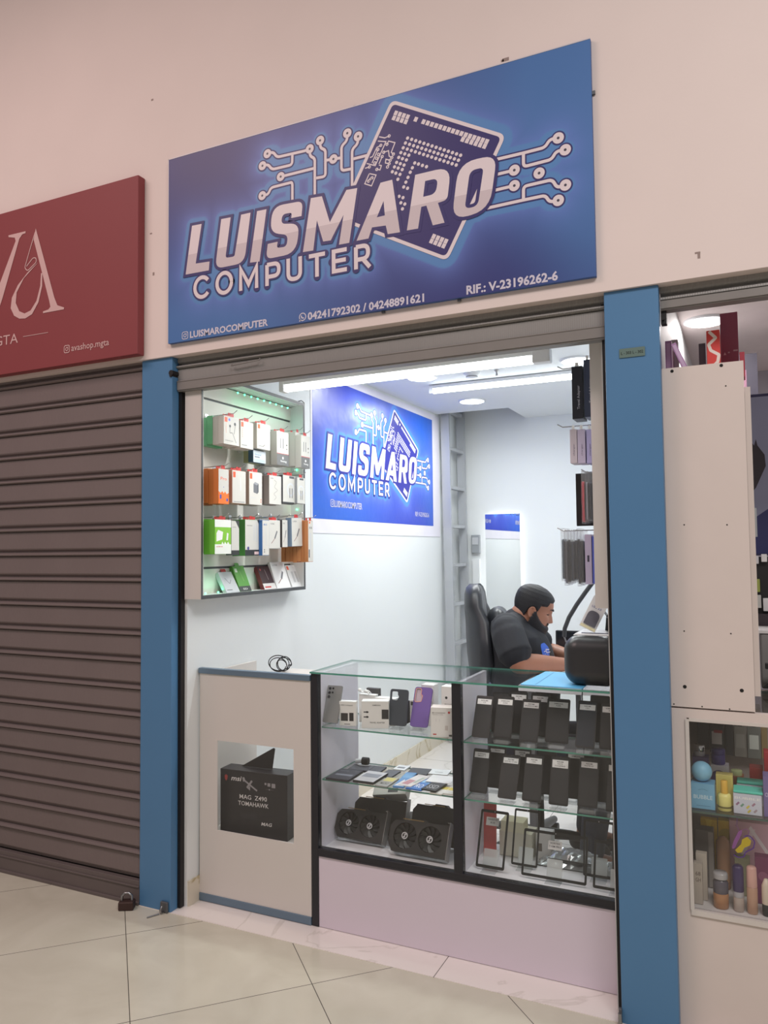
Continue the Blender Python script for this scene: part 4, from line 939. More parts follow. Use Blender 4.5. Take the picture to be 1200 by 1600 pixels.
carton('carton_box', 'smaller cream carton on top of the cream carton', 'box', V((-.905, .39, ZT0+.0985)), (1, 0, 0), (0, 0, 1), .09, .04, .07, (236, 228, 190), [], (238, 234, 206))
carton('carton_box', 'white carton behind the landscape tablet glass', 'box', V((-.775, .42, ZT0+.001)), (1, 0, 0), (0, 0, 1), .06, .10, .06, (230, 228, 226), [('r', .1, .3, .4, .6, (120, 110, 100))], None)
for k, (x, w_, z_, lab) in enumerate(((-.66, .20, 0, 'lowest crumpled silver bag behind the landscape glass'), (-.63, .17, .032, 'crumpled silver bag lying on the lowest one'), (-.50, .12, 0, 'crumpled silver bag near the blue pillar'))):
    b = MB(); nx, ny = 14, 8; random.seed(k+5)
    top = [[(x-w_/2+w_*i/nx, .36+.10*j/ny, ZT0+.001+z_+(.003+.026*(sin(pi*i/nx)*sin(pi*j/ny))**.5*(.6+.5*random.random()))) for i in range(nx+1)] for j in range(ny+1)]
    vs = [p_ for r_ in top for p_ in r_]+[(p_[0], p_[1], ZT0+.001+z_) for r_ in top for p_ in r_]; N = (nx+1)*(ny+1)
    fs = [(j*(nx+1)+i, j*(nx+1)+i+1, (j+1)*(nx+1)+i+1, (j+1)*(nx+1)+i) for j in range(ny) for i in range(nx)]
    b.add(vs, fs+[tuple(N+q for q in f[::-1]) for f in fs]); tag(b.build('antistatic_bag', mat('silver_film', (176, 178, 180), .22, .6)), lab, 'bag', 'silver bags')

# ---------------------------------------------------------------- on the glass top
q = [pl(811.4, 1071, 'z', 1.0115), pl(900, 1077, 'z', 1.0115), pl(888, 1052, 'z', 1.0115), pl(854.5, 1050.6, 'z', 1.0115)]
t = thing('repair_mat', 'light blue silicone work mat on the glass counter top', 'mat', V((-.66, .3, 1.0115)))
b = MB(); Mm = MX.Translation((0, 0, 1.0116)); pol = [(-.752, .15), (-.53, .15), (-.53, .47), (-.735, .47)]
b.prism(fillet([p_+(.01,) for p_ in pol]), .003, 0, Mm); b.build('sheet', mat('sky_blue_silicone', (96, 178, 226), .5), t)
b = MB()
for k in range(7): b.stroke([(-.738, .19+k*.037), (-.700, .19+k*.037)], .0014, 0, Mm, .0034)
b.stroke([(-.698, .16), (-.698, .46)], .0014, 0, Mm, .0035); b.build('tray_lines', ink(36, 96, 150), t)
# black rounded machine
t = thing('receipt_printer', 'black round fronted machine with pale top standing on the glass counter', 'machine', (-.52, .26, 1.0115))
prof = fillet([(-.603, 1.0125, .045), (-.432, 1.0125, .0), (-.432, 1.19, .0), (-.603, 1.19, .06)], 0, 10)
M = MX(((1, 0, 0, 0), (0, 0, -1, .175), (0, 1, 0, 0), (0, 0, 0, 1)))
Mpr = frame((0, .40, 0), (1, 0, 0), (0, 0, 1))
b = MB().box((-.606, .172, 1.0135), (-.405, .40, 1.19)); b.build('body', mat('satin_black_plastic', (48, 48, 50), .34, var=.1), t, bevel=.055, seg=10)
b = MB().add([(-.575, .222, 1.1885), (-.42, .222, 1.1885), (-.42, .385, 1.1885), (-.575, .385, 1.1885), (-.565, .228, 1.196), (-.42, .228, 1.196), (-.42, .38, 1.196), (-.565, .38, 1.196)], [(0, 3, 2, 1), (4, 5, 6, 7), (0, 1, 5, 4), (1, 2, 6, 5), (2, 3, 7, 6), (3, 0, 4, 7)]); b.build('top_cover', mat('pale_plastic', (214, 214, 216), .35), t, bevel=.003)
b = MB().box((-.545, .232, 1.1961), (-.434, .238, 1.1985)); b.build('paper_slot', ink(60, 60, 84), t)
# blister card and gadget on the machine
p = V((-.556, .25, 1.2225)); Mc = frame(p, (.82, .12, -.42), (.45, .35, .80))
t = thing('blister_card', 'white hang card with a grey rounded device leaning on the black machine', 'packet', p)
b = MB().prism(rrect(0, 0, .06, .125, .003), .001, 0, Mc); b.build('card', ink(236, 236, 236), t)
b = MB().prism(fillet([(.008, .016), (.052, .016), (.052, .07, .022), (.008, .07, .022)]), .007, 0, Mc @ MX.Translation((0, 0, .0015))); b.build('device', ink(96, 96, 106), t, bevel=.002)
b = MB(); b.poly([[(.002, .002), (.058, .002), (.058, .012), (.002, .012)]], 0, Mc, .0016); b.build('yellow_strip', ink(236, 232, 190), t)
b = MB(); text(b, 'USB 3.0', Mc @ MX.Translation((.010, .082, 0)), .008, 0, .036, .01, z=.0015); b.ring((.03, .108), .004, .008, 0, Mc, .0014); b.build('card_lettering', ink(90, 90, 150), t)
p = V((-.475, .31, 1.199))
t = thing('desk_gadget', 'small black angular gadget standing on the machine behind the white card', 'gadget', p)
b = MB().add([(p.x, p.y, p.z), (p.x+.045, p.y, p.z), (p.x+.045, p.y+.04, p.z), (p.x, p.y+.04, p.z), (p.x+.005, p.y, p.z+.055), (p.x+.045, p.y, p.z+.075), (p.x+.045, p.y+.04, p.z+.075), (p.x+.005, p.y+.04, p.z+.055)], [(0, 3, 2, 1), (4, 5, 6, 7), (0, 1, 5, 4), (1, 2, 6, 5), (2, 3, 7, 6), (3, 0, 4, 7)]); b.build('housing', DARK, t, bevel=.002)
b = MB().tube([(p.x+.006, p.y-.001, p.z+.05), (p.x+.04, p.y-.001, p.z+.04)], .002, 6); b.build('grey_ridge', ink(130, 130, 134), t)
q0 = V((-.545, .405, 1.03)); pts = [q0, V((-.57, .47, 1.02)), V((-.59, .525, .985)), V((-.605, .53, .93)), V((-.60, .53, .80)), V((-.58, .54, .55))]
b = MB().tube(fillpath3(pts), .0022, 6); tag(b.build('power_cable', DARK), 'thin black cable hanging from the black machine behind the phone screens', 'cable')

# ---------------------------------------------------------------- lit wall display with hanging accessories
BX0, BX1, BY0, BY1, BZ0, BZ1 = XL, -2.10, .052, .905, 1.300, 2.285
FRM = mat('charcoal_edge_band', (74, 76, 78), .45); SLATB = mat('pale_slat_board', (226, 222, 214), .5, var=.04)
t = thing('wall_display', 'white slat wall display box with charcoal edging and green lights', 'display', (BX0, .48, BZ0))
b = MB().box((BX0+.001, BY0, BZ0), (BX1-.002, BY0+.016, BZ1)); b.build('side_panel', MELA, t)
b = MB().box((BX0+.001, BY1-.016, BZ0), (BX1-.002, BY1, BZ1)); b.build('side_panel', WHITE, t)
b = MB().box((BX0+.001, BY0+.016, BZ0), (BX1-.002, BY1-.016, BZ0+.016)).box((BX0+.001, BY0+.016, BZ1-.016), (BX1-.002, BY1-.016, BZ1)); b.build('shelf_board', WHITE, t)
b = MB().box((BX1-.002, BY0, BZ0), (BX1, BY0+.010, BZ1)).box((BX1-.002, BY1-.012, BZ0), (BX1, BY1, BZ1)).box((BX1-.002, BY0+.01, BZ0), (BX1, BY1-.012, BZ0+.016)).box((BX1-.002, BY0+.01, BZ1-.014), (BX1, BY1-.012, BZ1)); b.build('edge_band', FRM, t)
b = MB(); gz = [1.43, 1.60, 1.79, 2.00, 2.19]; z_ = BZ0+.016
for g in gz+[BZ1-.016]:
    b.box((BX0+.001, BY0+.016, z_), (BX0+.012, BY1-.016, g-.005), 0); b.box((BX0+.001, BY0+.016, g-.005), (BX0+.006, BY1-.016, g+.005), 1); z_ = g+.005
b.build('slat_board', [SLATB, FRM], t)
b = MB().box((BX0+.05, BY0+.02, BZ1-.019), (BX0+.06, BY1-.02, BZ1-.0165)); b.build('lamp_strip', WHITE, t)
LEDG = glow('green_diode', (40, 235, 140), 9)
for k in range(9):
    b = MB().ball((-2.135, .36+.054*k, BZ1-.040), .0042, 0, None, 10, 6); b.build('diode', LEDG, t)
for y, z in ((.13, BZ0+.021), (.22, BZ0+.021), (.46, BZ0+.024), (.885, 1.93), (.885, 1.77), (.885, 1.72)):
    b = MB().ball((-2.14, y, z), .004, 0, None, 10, 6); b.build('diode', LEDG, t)
b = MB().tube([(-2.11, .86, BZ1+.004), (-2.108, .885, BZ1+.012), (-2.106, .91, BZ1+.004), (-2.108, .912, BZ1-.02)], .0025, 6); b.build('power_cord', DARK, t)
DISP = t
for k, (y, z) in enumerate(((.5, 2.2), (.16, 1.6))):
    l = bpy.data.lights.new('green_strip_lamp', 'AREA'); l.shape = 'RECTANGLE'; l.size = .45; l.size_y = .01; l.energy = .12; l.color = (.1, 1, .5)
    o = bpy.data.objects.new('green_strip_lamp', l); COL.objects.link(o); o.location = (-2.13, .6, BZ1-.046) if not k else (-2.14, .3, BZ0+.03); o.rotation_euler = (0, 0 if not k else pi, pi/2)
CHR = mat('chrome_wire', (190, 190, 192), .2, 1)
def hang(label, x0, x1, yt, yb, Xf, n, dpt, sides, art, face=(212, 209, 202), tab=RD, name='accessory_box', tilt=0, group=None, hook=True):
    """stack of n cartons on one hook; front carton first; x0,x1,yt,yb are the front face in the zoomed photo"""
    p = pl(*z3(x0, yb), 'x', Xf); y0 = p.y; zb = p.z; y1 = pl(*z3(x1, yb), 'x', Xf).y; zt = pl(*z3(x0, yt), 'x', Xf).z
    for k in range(n):
        lab = label if k == 0 else '%s carton, %s behind the %s' % (sides[1][k % len(sides[1])], ('just', 'second', 'third', 'fourth', 'fifth', 'sixth', 'seventh', 'eighth')[k-1], re.split(' first| second| third| on the| at the| between| hanging| ending| with the word| tilted', label)[0])
        c = sides[0][k % len(sides[0])]
        ax = V((0, cos(tilt), sin(tilt))); 
        carton(name, lab, 'box', V((Xf-k*(dpt+.0016), y0+(k % 2)*.0025+(k % 3)*.0012, zb-(k % 2)*.003+(k % 3)*.0015)), ax, (0, -sin(tilt), cos(tilt)), (y1-y0), zt-zb, dpt, c, art if k == 0 else (), face if k == 0 else None, group or 'cartons on the wall display hooks', tab=tab if k < 2 else None)
    if hook:
        ym = (y0+y1)/2; zz_ = zt+.012
        b = MB().tube([(BX0+.012, ym, zz_), (Xf+.012, ym, zz_+.002), (Xf+.03, ym, zz_+.014)], .0018, 6).box((BX0+.006, ym-.01, zz_-.012), (BX0+.0135, ym+.01, zz_+.012)); b.build('hook', CHR, DISP)
    return y0, y1, zb, zt
OT = ('r', .06, .78, .24, .95, (240, 92, 48))
ear = [('s', [(.4, .62), (.38, .4), (.55, .45), (.72, .2), (.8, .1)], .02, (60, 60, 62)), ('c', .4, .66, .05, (60, 60, 62)), ('c', .72, .76, .06, (70, 70, 72)), ('s', [(.74, .7), (.66, .4)], .02, (60, 60, 62)), ('c', .36, .88, .05, (90, 110, 230))]
dots = [('c', .15, .7-.07*k, .015, (240, 120, 70)) for k in range(5)]
GREENS = (((206, 204, 198), (206, 204, 198), (120, 196, 148), (120, 196, 148)), ('grey', 'grey', 'mint green', 'mint green'))
hang('white earphone carton with orange corner first on the top hooks', 300, 405, 295, 488, -2.04, 4, .030, GREENS, [OT]+ear+dots+[('t', 'celebrat', .08, .12, .04, .5, (120, 120, 120))])
hang('white carton with faint earphone picture second on the top hooks', 413, 500, 330, 515, -2.04, 3, .03, (((214, 210, 204),)*3, ('grey', 'pale', 'grey')), [OT]+dots+[('s', [(.5, .6), (.55, .3), (.75, .25)], .015, (200, 200, 200)), ('r', .1, .1, .5, .13, (150, 150, 150))])
hang('white carton with faint cable picture third on the top hooks', 525, 615, 345, 520, -2.04, 3, .032, (((220, 216, 208),)*3, ('cream', 'grey', 'cream')), [OT]+dots+[('s', [(.5, .6), (.6, .3), (.8, .3)], .015, (200, 200, 200)), ('r', .1, .1, .5, .13, (150, 150, 150))])
hang('pale blue carton hanging low under the top row', 500, 585, 530, 612, -2.06, 2, .028, (((60, 96, 120), (150, 160, 120)), ('olive', 'olive')), [('r', .05, .05, .95, .3, (180, 200, 214)), ('t', 'iSound', .1, .6, .12, .5, (60, 120, 170)), ('r', .1, .4, .5, .5, (120, 130, 140))], (214, 224, 230), tab=None)
cab = [('r', 0, 0, 1, .34, (112, 112, 112)), ('r', 0, .335, 1, .35, (196, 50, 60)), ('t', 'foneng', .3, .1, .06, .5, WT), ('c', .5, .22, .04, WT), ('r', .26, .5, .32, .8, GR), ('r', .5, .5, .56, .8, GR), ('c', .82, .62, .025, BK), ('c', .82, .5, .02, BK)]
SPN = (((196, 192, 186), (196, 192, 186), (110, 108, 106)), ('grey', 'grey', 'dark grey'))
hang('wide cable carton with grey foot first of three on the top hooks', 660, 740, 400, 630, -2.04, 3, .036, SPN, cab)
hang('narrow cable carton with grey foot between two others on the top hooks', 785, 822, 410, 640, -2.05, 2, .036, SPN, cab)
hang('outermost cable carton with grey foot at the end of the top hooks', 824, 882, 430, 650, -2.015, 1, .036, SPN, cab)
hang('white carton with the word Pro and orange wave first on the middle hooks', 265, 335, 655, 893, -2.045, 4, .028, (((206, 120, 62), (196, 116, 60), (200, 120, 64), (188, 108, 56)), ('orange brown',)*4), [('t', 'Pro', .2, .68, .09, .6, (236, 96, 52)), ('p', [(0, 0), (1, 0), (1, .33), (.8, .28), (.62, .36), (.5, .3), (.36, .36), (.2, .3), (0, .36)], (242, 118, 30)), ('r', .12, .14, .28, .26, (70, 80, 170)), ('r', .74, .08, .92, .16, (70, 80, 170)), ('c', .5, .48, .015, (110, 110, 200))])
hang('white carton with a faint white cable picture second on the middle hooks', 358, 450, 665, 890, -2.04, 2, .03, (((190, 150, 132), (196, 156, 138)), ('brown', 'brown')), [OT, ('s', [(.35, .9), (.38, .6), (.45, .45)], .02, LG), ('s', [(.6, .8), (.62, .4)], .05, (222, 222, 224)), ('r', .1, .04, .9, .06, (150, 150, 150))])
hang('white carton with a grey charger picture third on the middle hooks', 472, 560, 675, 900, -2.04, 2, .03, (((168, 158, 148), (168, 158, 148)), ('taupe', 'taupe')), [OT, ('p', [(.33, .38), (.62, .34), (.62, .6), (.33, .64)], (110, 112, 118)), ('p', [(.33, .64), (.62, .6), (.72, .66), (.45, .70)], (150, 152, 158)), ('p', [(.62, .34), (.72, .4), (.72, .66), (.62, .6)], (84, 86, 92)), ('r', .1, .2, .5, .22, LG), ('c', .9, .1, .02, OR), ('c', .9, .17, .02, OR)])
hang('white carton with a coiled cable picture on the middle hooks', 608, 690, 700, 897, -2.03, 2, .03, (((180, 170, 168), (150, 140, 140)), ('striped grey',)*2), [('s', [(.4, .85), (.62, .78), (.4, .6), (.7, .5), (.35, .36), (.6, .26), (.4, .15)], .025, (170, 164, 158)), ('t', 'cable', .1, .88, .05, .25, GR)])
hang('white carton with a round cable picture on the middle hooks', 700, 795, 698, 890, -2.03, 2, .02, (((90, 92, 96), (120, 122, 124)), ('dark grey',)*2), [('o', .55, .5, .24, (214, 216, 220)), ('r', .46, .2, .52, .55, GR), ('r', .62, .2, .68, .55, GR), ('r', .45, .9, .8, .98, (90, 92, 96)), ('r', 0, 0, .8, .05, (60, 62, 64))])
hang('outermost white cable carton on the middle hooks', 797, 850, 715, 893, -2.015, 1, .02, (((150, 152, 156),), ('grey',)), [('o', .5, .5, .2, (214, 216, 220)), ('r', .4, .15, .48, .5, GR), ('r', .6, .15, .68, .5, GR), ('r', .3, .9, .8, .97, (90, 92, 96))])
hang('lime green carton with a white adapter picture first on the low hooks', 240, 350, 1000, 1235, -2.055, 3, .030, (((108, 186, 62), (108, 186, 62), (96, 176, 56)), ('lime green',)*3), [('r', 0, .78, 1, 1, (240, 242, 236)), ('p', [(.1, .36), (.45, .42), (.5, .64), (.2, .7), (.1, .6)], WT), ('p', [(.7, .4), (.8, .4), (.84, .6), (.74, .62)], WT), ('r', 0, 0, 1, .28, (236, 240, 232)), ('p', [(.4, .28), (.45, .36), (.55, .28), (.62, .36), (.72, .28), (.8, .36), (.9, .28)], (236, 240, 232)), ('t', 'celebrat', .08, .2, .04, .4, RD)], (132, 196, 50))
hang('white carton with dark cut corner behind the lime green one on the low hooks', 352, 405, 1008, 1243, -2.06, 1, .03, (((90, 92, 90),), ('grey',)), [('p', [(.5, 1), (1, 1), (1, .76)], (60, 62, 62)), ('r', 0, 0, 1, .14, (52, 54, 52)), ('t', 'cable', .1, .8, .03, .5, GR), ('r', .55, .5, .62, .8, LG)], tab=None)
hang('white and green carton with a black foot on the low hooks', 445, 548, 1000, 1246, -2.05, 2, .036, (((84, 150, 76), (84, 150, 76)), ('green', 'green')), [('r', 0, 0, 1, .16, (40, 42, 44)), ('c', .2, .2, .05, (60, 60, 130)), ('r', .6, .03, .92, .11, (220, 190, 190)), ('t', 'wireless', .12, .82, .035, .35, GR), ('r', .55, .42, .62, .86, LG), ('r', .7, .38, .76, .84, LG), ('p', [(.78, 1), (1, 1), (1, .78)], (60, 62, 62))])
hang('narrow white carton with a blue side on the low hooks', 562, 607, 1005, 1245, -2.03, 1, .02, (((64, 120, 190),), ('blue',)), [('c', .3, .1, .02, BK), ('c', .3, .16, .02, BK), ('t', 'BS', .2, .85, .05, .5, (60, 110, 180)), ('r', .5, .3, .6, .8, LG)], tab=None)
plug = [('s', [(.72, .62), (.5, .35)], .1, (110, 110, 114)), ('s', [(.5, .35), (.2, .18)], .035, (150, 110, 104)), ('t', 'USB', .12, .85, .05, .35, GR)]
hang('white card carton with a plug picture on the low hooks', 607, 682, 1005, 1198, -2.04, 2, .018, (((222, 222, 222),)*2, ('white',)*2), plug)
hang('half hidden white plug carton with dark edge on the low hooks', 696, 732, 1003, 1190, -2.035, 1, .024, (((84, 80, 80),), ('dark',)), plug, tab=None)
hang('white plug carton with a pale blue side tilted on the low hooks', 762, 832, 990, 1185, -2.02, 1, .034, (((136, 156, 180),), ('pale blue',)), plug, tilt=.03)
hang('white fronted carton ending the row of orange brown ones on the low hooks', 872, 905, 1008, 1288, -1.985, 7, .0215, (((200, 132, 84), (192, 122, 74), (204, 136, 88)), ('orange brown',)*3), [('t', 'SS', .2, .8, .05, .6, BK), ('c', .3, .95, .03, OR), ('r', .3, .3, .6, .7, LG), ('r', .1, .1, .3, .3, (90, 90, 90))])
# leaning boxes on the bottom board
def lean_box(label, corners, d, col, art, face, tab=None):
    """front face bottom-left, bottom-right, top-left in the zoomed photo; foot on the bottom board"""
    zb = BZ0+.0168
    a = pl(*z3(*corners[0]), 'z', zb); c = pl(*z3(*corners[1]), 'z', zb); 
    a.x = min(max(a.x, -2.115), -2.07); c.x = a.x
    a = pl(*z3(*corners[0]), 'x', a.x); c = pl(*z3(*corners[1]), 'x', a.x); a.z = c.z = zb
    tl = pl(*z3(*corners[2]), 'x', -2.135); up = tl-a
    up = V((-.45, (up.y-0)*.6, up.z)) if abs(up.x) > 9 else V((-.05, up.y, up.z))
    return carton('leaning_box', label, 'box', a+V((0, 0, .0004)), (0, 1, 0), V((up.x, 0, up.z)), c.y-a.y, up.length*.92, d, col, art, face, 'cartons leaning on the bottom board', tab=tab)
lean_box('silver grey carton with red tab leaning on the bottom board', ((322, 1490), (412, 1485), (248, 1365)), .02, (200, 204, 208), [('s', [(.3, .7), (.5, .4), (.7, .6)], .04, (150, 154, 160)), ('r', .1, .1, .5, .14, GR)], (206, 210, 214), RD)
lean_box('green carton with dark foot leaning on the bottom board', ((415, 1480), (490, 1475), (350, 1315)), .022, (84, 150, 60), [('r', 0, 0, 1, .2, (60, 66, 64)), ('t', 'SD', .3, .06, .07, .4, WT), ('r', .1, .75, .3, .9, (226, 240, 220)), ('s', [(.5, .8), (.6, .4)], .05, (120, 186, 90))], (92, 164, 64), (92, 164, 64))
lean_box('dark red and black carton leaning on the bottom board', ((578, 1470), (658, 1455), (515, 1320)), .022, (120, 44, 50), [('r', 0, 0, 1, .25, (232, 228, 226)), ('r', .1, .06, .6, .12, RD), ('s', [(.55, .85), (.6, .4)], .04, (150, 140, 140)), ('c', .2, .85, .05, (190, 90, 90))], (64, 44, 48))
lean_box('large white carton with a plug picture leaning on the bottom board', ((662, 1455), (755, 1440), (640, 1275)), .014, (232, 232, 232), plug, (236, 236, 236))
lean_box('white carton with a red corner at the far end of the bottom board', ((765, 1445), (838, 1435), (755, 1300)), .018, (234, 234, 234), [OT, ('r', .3, .2, .5, .7, LG), ('r', .6, .2, .8, .7, LG)], (240, 240, 240))

# ---------------------------------------------------------------- slat panel on the opposite wall with hanging phone accessories
t = thing('wall_rack', 'narrow white slat rack on the wall beside the second blue pillar', 'rack', (-.46, .6, 1.29))
b = MB().box((-.488, .20, 1.289), (XR-.001, .216, 2.44)); b.build('end_panel', MELA, t)
b = MB().box((-.452, .216, 1.289), (XR-.001, 1.0, 2.44)); b.build('slat_board', WHITE, t)
RACK = t
def rhook(y, z, x1=-.64):
    b = MB().tube([(-.452, y, z), (x1+.02, y, z), (x1, y, z+.012)], .0022, 6); b.build('hook', CHR, RACK)
def rbox(label, xl, xr, yt, yb, y, w, col, art, group, name='accessory_box', tab=WT, face=None):
    a = pl(xl, yb, 'y', y); c = pl(xr, yb, 'y', y); zt = pl(xl, yt, 'y', y).z
    return carton(name, label, 'box', V((a.x, y, a.z)), (1, 0, 0), (0, 0, 1), c.x-a.x-.001, zt-a.z, w, col, art, face, group, tab=tab)
def vtext(s, h, col):
    return None
y = .33
t1 = rbox('tall black adapter carton hanging first under the ceiling panel light', 894.5, 911.5, 573, 655, y, .085, (44, 46, 56), [], 'adapter cartons on the rack')
t2 = rbox('tall navy adapter carton hanging against the rack beside the black one', 913.5, 925, 562, 652, y, .085, (64, 72, 96), [], 'adapter cartons on the rack')
for tt, xl, yb, xx in ((t1, 897, 640, .010), (t2, 915.5, 630, .010)):
    a = pl(xl, yb, 'y', y); M = frame((a.x+.022, y-.0006, a.z), (0, 0, 1), (-1, 0, 0)); b = MB(); text(b, 'Travel Adapter', M, .010, 0, .09, .01, z=.0004)
    b.build('side_lettering', ink(190, 192, 204), tt)
rhook(y+.04, t1.location.z+.004+.20, -.64)
for i, (a_, c_, col, lb) in enumerate(((891, 902.5, (206, 196, 206), 'pale lilac carton at the tip of the second rack hook'), (903, 915.5, (198, 188, 214), 'lilac carton in the middle of the second rack hook'), (917, 927, (186, 180, 228), 'violet carton nearest the rack on the second hook'))):
    tt = rbox(lb, a_, c_, 671, 724, y, .08, col, [], 'lilac cartons on the rack')
    a = pl((a_+c_)/2, 712, 'y', y); M = frame((a.x+.003, y-.0006, a.z), (0, 0, 1), (-1, 0, 0)); b = MB(); text(b, 'charger', M, .006, 0, .045, 0, z=.0004); b.build('side_lettering', ink(110, 104, 130), tt)
rhook(y+.04, pl(891, 664, 'y', y).z, -.645)
a = pl(901, 822, 'y', .44); c = pl(901, 740, 'y', .44)
carton('display_board', 'plain black card panel behind the bagged phone cases', 'panel', V((a.x, .44, a.z)), (1, 0, 0), (0, 0, 1), .15, c.z-a.z, .012, (30, 30, 33), [], None)
def bag_case(label, xl, xr, yt, yb, y, col, rim=None, group='bagged phone cases on the rack', wd=.08):
    a = pl(xl, yb, 'y', y); c = pl(xr, yb, 'y', y); zt = pl(xl, yt, 'y', y).z; x0, x1 = a.x, c.x; h = zt-a.z
    t = thing('bagged_phone_case', label, 'phone case', V(((x0+x1)/2, y, a.z)), group)
    M = frame((x0, y, a.z), (0, 1, 0), (0, 0, 1)); th = x1-x0
    b = MB().prism(rrect(0, .008, wd, h-.01, .012), th*.8, 0, M @ MX.Translation((0, 0, th*.1))); b.build('case_shell', mat('case_%d_%d_%d' % col, col, .45), t, bevel=min(.003, th*.3))
    if rim:
        b = MB().stroke(rrect(0.001, .009, wd-.001, h-.011, .012), .004, 0, M, -.0002, closed=True); b.build('rim', ink(*rim), t)
    b = MB(); n = 7; vs = []
    for j in range(n+1):
        for i in range(n+1):
            vs.append((-.004+(wd+.008)*i/n, .0+(h+.03)*j/n, -.0015-random.random()*.002))
    b.add(vs, [(j*(n+1)+i, j*(n+1)+i+1, (j+1)*(n+1)+i+1, (j+1)*(n+1)+i) for j in range(n) for i in range(n)], 0, M, True)
    b.add([(x_, y_, th+.0015+random.random()*.002) for x_, y_, z_ in vs], [(j*(n+1)+i, (j+1)*(n+1)+i, (j+1)*(n+1)+i+1, j*(n+1)+i+1) for j in range(n) for i in range(n)], 0, M, True)
    rim_ = [(0, 0), (1, 0), (1, 1), (0, 1)]
    b.add([(-.004+(wd+.008)*u, (h+.03)*v, z_) for u, v in rim_ for z_ in (-.003, th+.003)], [(2*i, 2*i+1, 2*((i+1) % 4)+1, 2*((i+1) % 4)) for i in range(4)], 0, M)
    b.build('bag', BAG, t)
    return t
for k, (xl, xr, col, rim, lb) in enumerate(((911, 914, (206, 70, 84), (206, 70, 84), 'bagged red phone case first on the third rack hook'), (916.3, 919.3, (160, 160, 170), None, 'bagged clear grey phone case second on the third rack hook'), (921.6, 924.6, (46, 46, 60), None, 'bagged dark phone case by the board on the third rack hook'))):
    bag_case(lb, xl, xr, 748+k, 818-k*2, .335, col, rim)
rhook(.375, pl(905, 737, 'y', .335).z, -.56)
cols = [(70, 84, 98), (96, 98, 104), (44, 46, 52), (60, 66, 78), (36, 38, 44), (50, 54, 64), (34, 36, 42)]
for k in range(7):
    xl = 879+k*5; nm = ('first', 'second', 'third', 'fourth', 'fifth', 'sixth', 'seventh')[k]
    bag_case('dark bagged phone case, %s from the tip of the lowest rack hook' % nm, xl, xl+3.1, 838+(k*3) % 5, 908+(k*7) % 9, .335+.002*(k % 3), cols[k], None, 'dark bagged cases on the lowest hook')
rbox('lilac case carton with dark slot on the lowest rack hook', 915, 926, 835, 913, .335, .08, (190, 180, 206), [('r', .35, .45, .65, .58, (60, 56, 74))], None, tab=None)
rbox('thin blue carton nearest the rack on the lowest hook', 926.6, 929.6, 838, 912, .335, .08, (92, 104, 200), [], None, tab=None)
rhook(.375, pl(880, 829, 'y', .335).z, -.655)

# ---------------------------------------------------------------- lamps on the ceiling
TUBE = glow('lit_tube', (246, 255, 252), 9); DISC = glow('lit_panel', (248, 252, 255), 9); WARM = glow('lit_warm_panel', (255, 248, 244), 6)
PLW = mat('lamp_white_plastic', (226, 228, 232), .4)
def tube_light(label, x0, x1, y, z):
    t = thing('tube_light', label, 'tube light', ((x0+x1)/2, y, z))
    b = MB().box((x0, y-.022, z), (x1, y+.022, z+.022)); b.build('housing', PLW, t, bevel=.003)
    b = MB().tube([(x0+.02, y, z-.014), (x1-.02, y, z-.014)], .0165, 16); b.build('tube', TUBE, t)
    for a, c in ((x0-.004, x0+.022), (x1-.022, x1+.05)):
        b = MB().box((a, y-.024, z-.032), (c, y+.024, z+.024)); b.build('end_cap', PLW, t, bevel=.004)
tube_light('bright tube light just behind the rolled-up shutter', -1.955, -.735, .462, 2.278)
tube_light('bright tube light across the middle of the shop ceiling', -1.83, -.63, 2.04, 2.545)
b = MB().box((-1.95, .452, 2.302), (-.735, .472, 2.31))
for x, y, lb in ((-1.75, 2.64, 'round ceiling light in front of the hatch'), (-.835, 1.79, 'round ceiling light above the black adapter cartons'), (-1.78, 1.77, 'round ceiling light half hidden by the first tube')):
    t = thing('ceiling_light', lb, 'ceiling light', (x, y, ZC))
    b = MB().lathe([(.098, ZC-.0005), (.098, ZC-.008), (.09, ZC-.011)], 36, 0, MX.Translation((x, y, 0))); b.build('rim', PLW, t)
    b = MB().lathe([(.0001, ZC-.0135), (.0845, ZC-.0125)], 36, 0, MX.Translation((x, y, 0)), False); b.build('diffuser', DISC, t)
p = pl(737, 582, 'z', ZC); t = thing('smoke_detector', 'small round smoke detector between the two tube lights', 'detector', p)
b = MB().lathe([(.05, ZC-.0005), (.05, ZC-.012), (.036, ZC-.02), (.034, ZC-.034), (.0001, ZC-.036)], 24, 0, MX.Translation((p.x, p.y, 0))); b.build('housing', PLW, t)
b = MB().lathe([(.0355, ZC-.024), (.0355, ZC-.03)], 24, 0, MX.Translation((p.x, p.y, 0))); b.build('vent_ring', ink(140, 142, 146), t)
p = pl(776, 578, 'z', ZC); b = MB().lathe([(.014, ZC-.0005), (.014, ZC-.008), (.006, ZC-.012), (.006, ZC-.03), (.012, ZC-.034), (.0001, ZC-.036)], 14, 0, MX.Translation((p.x, p.y, 0))); tag(b.build('sprinkler', mat('bracket_steel', (176, 174, 172), .35, .8)), 'tiny sprinkler head on the ceiling beside the smoke detector', 'sprinkler')

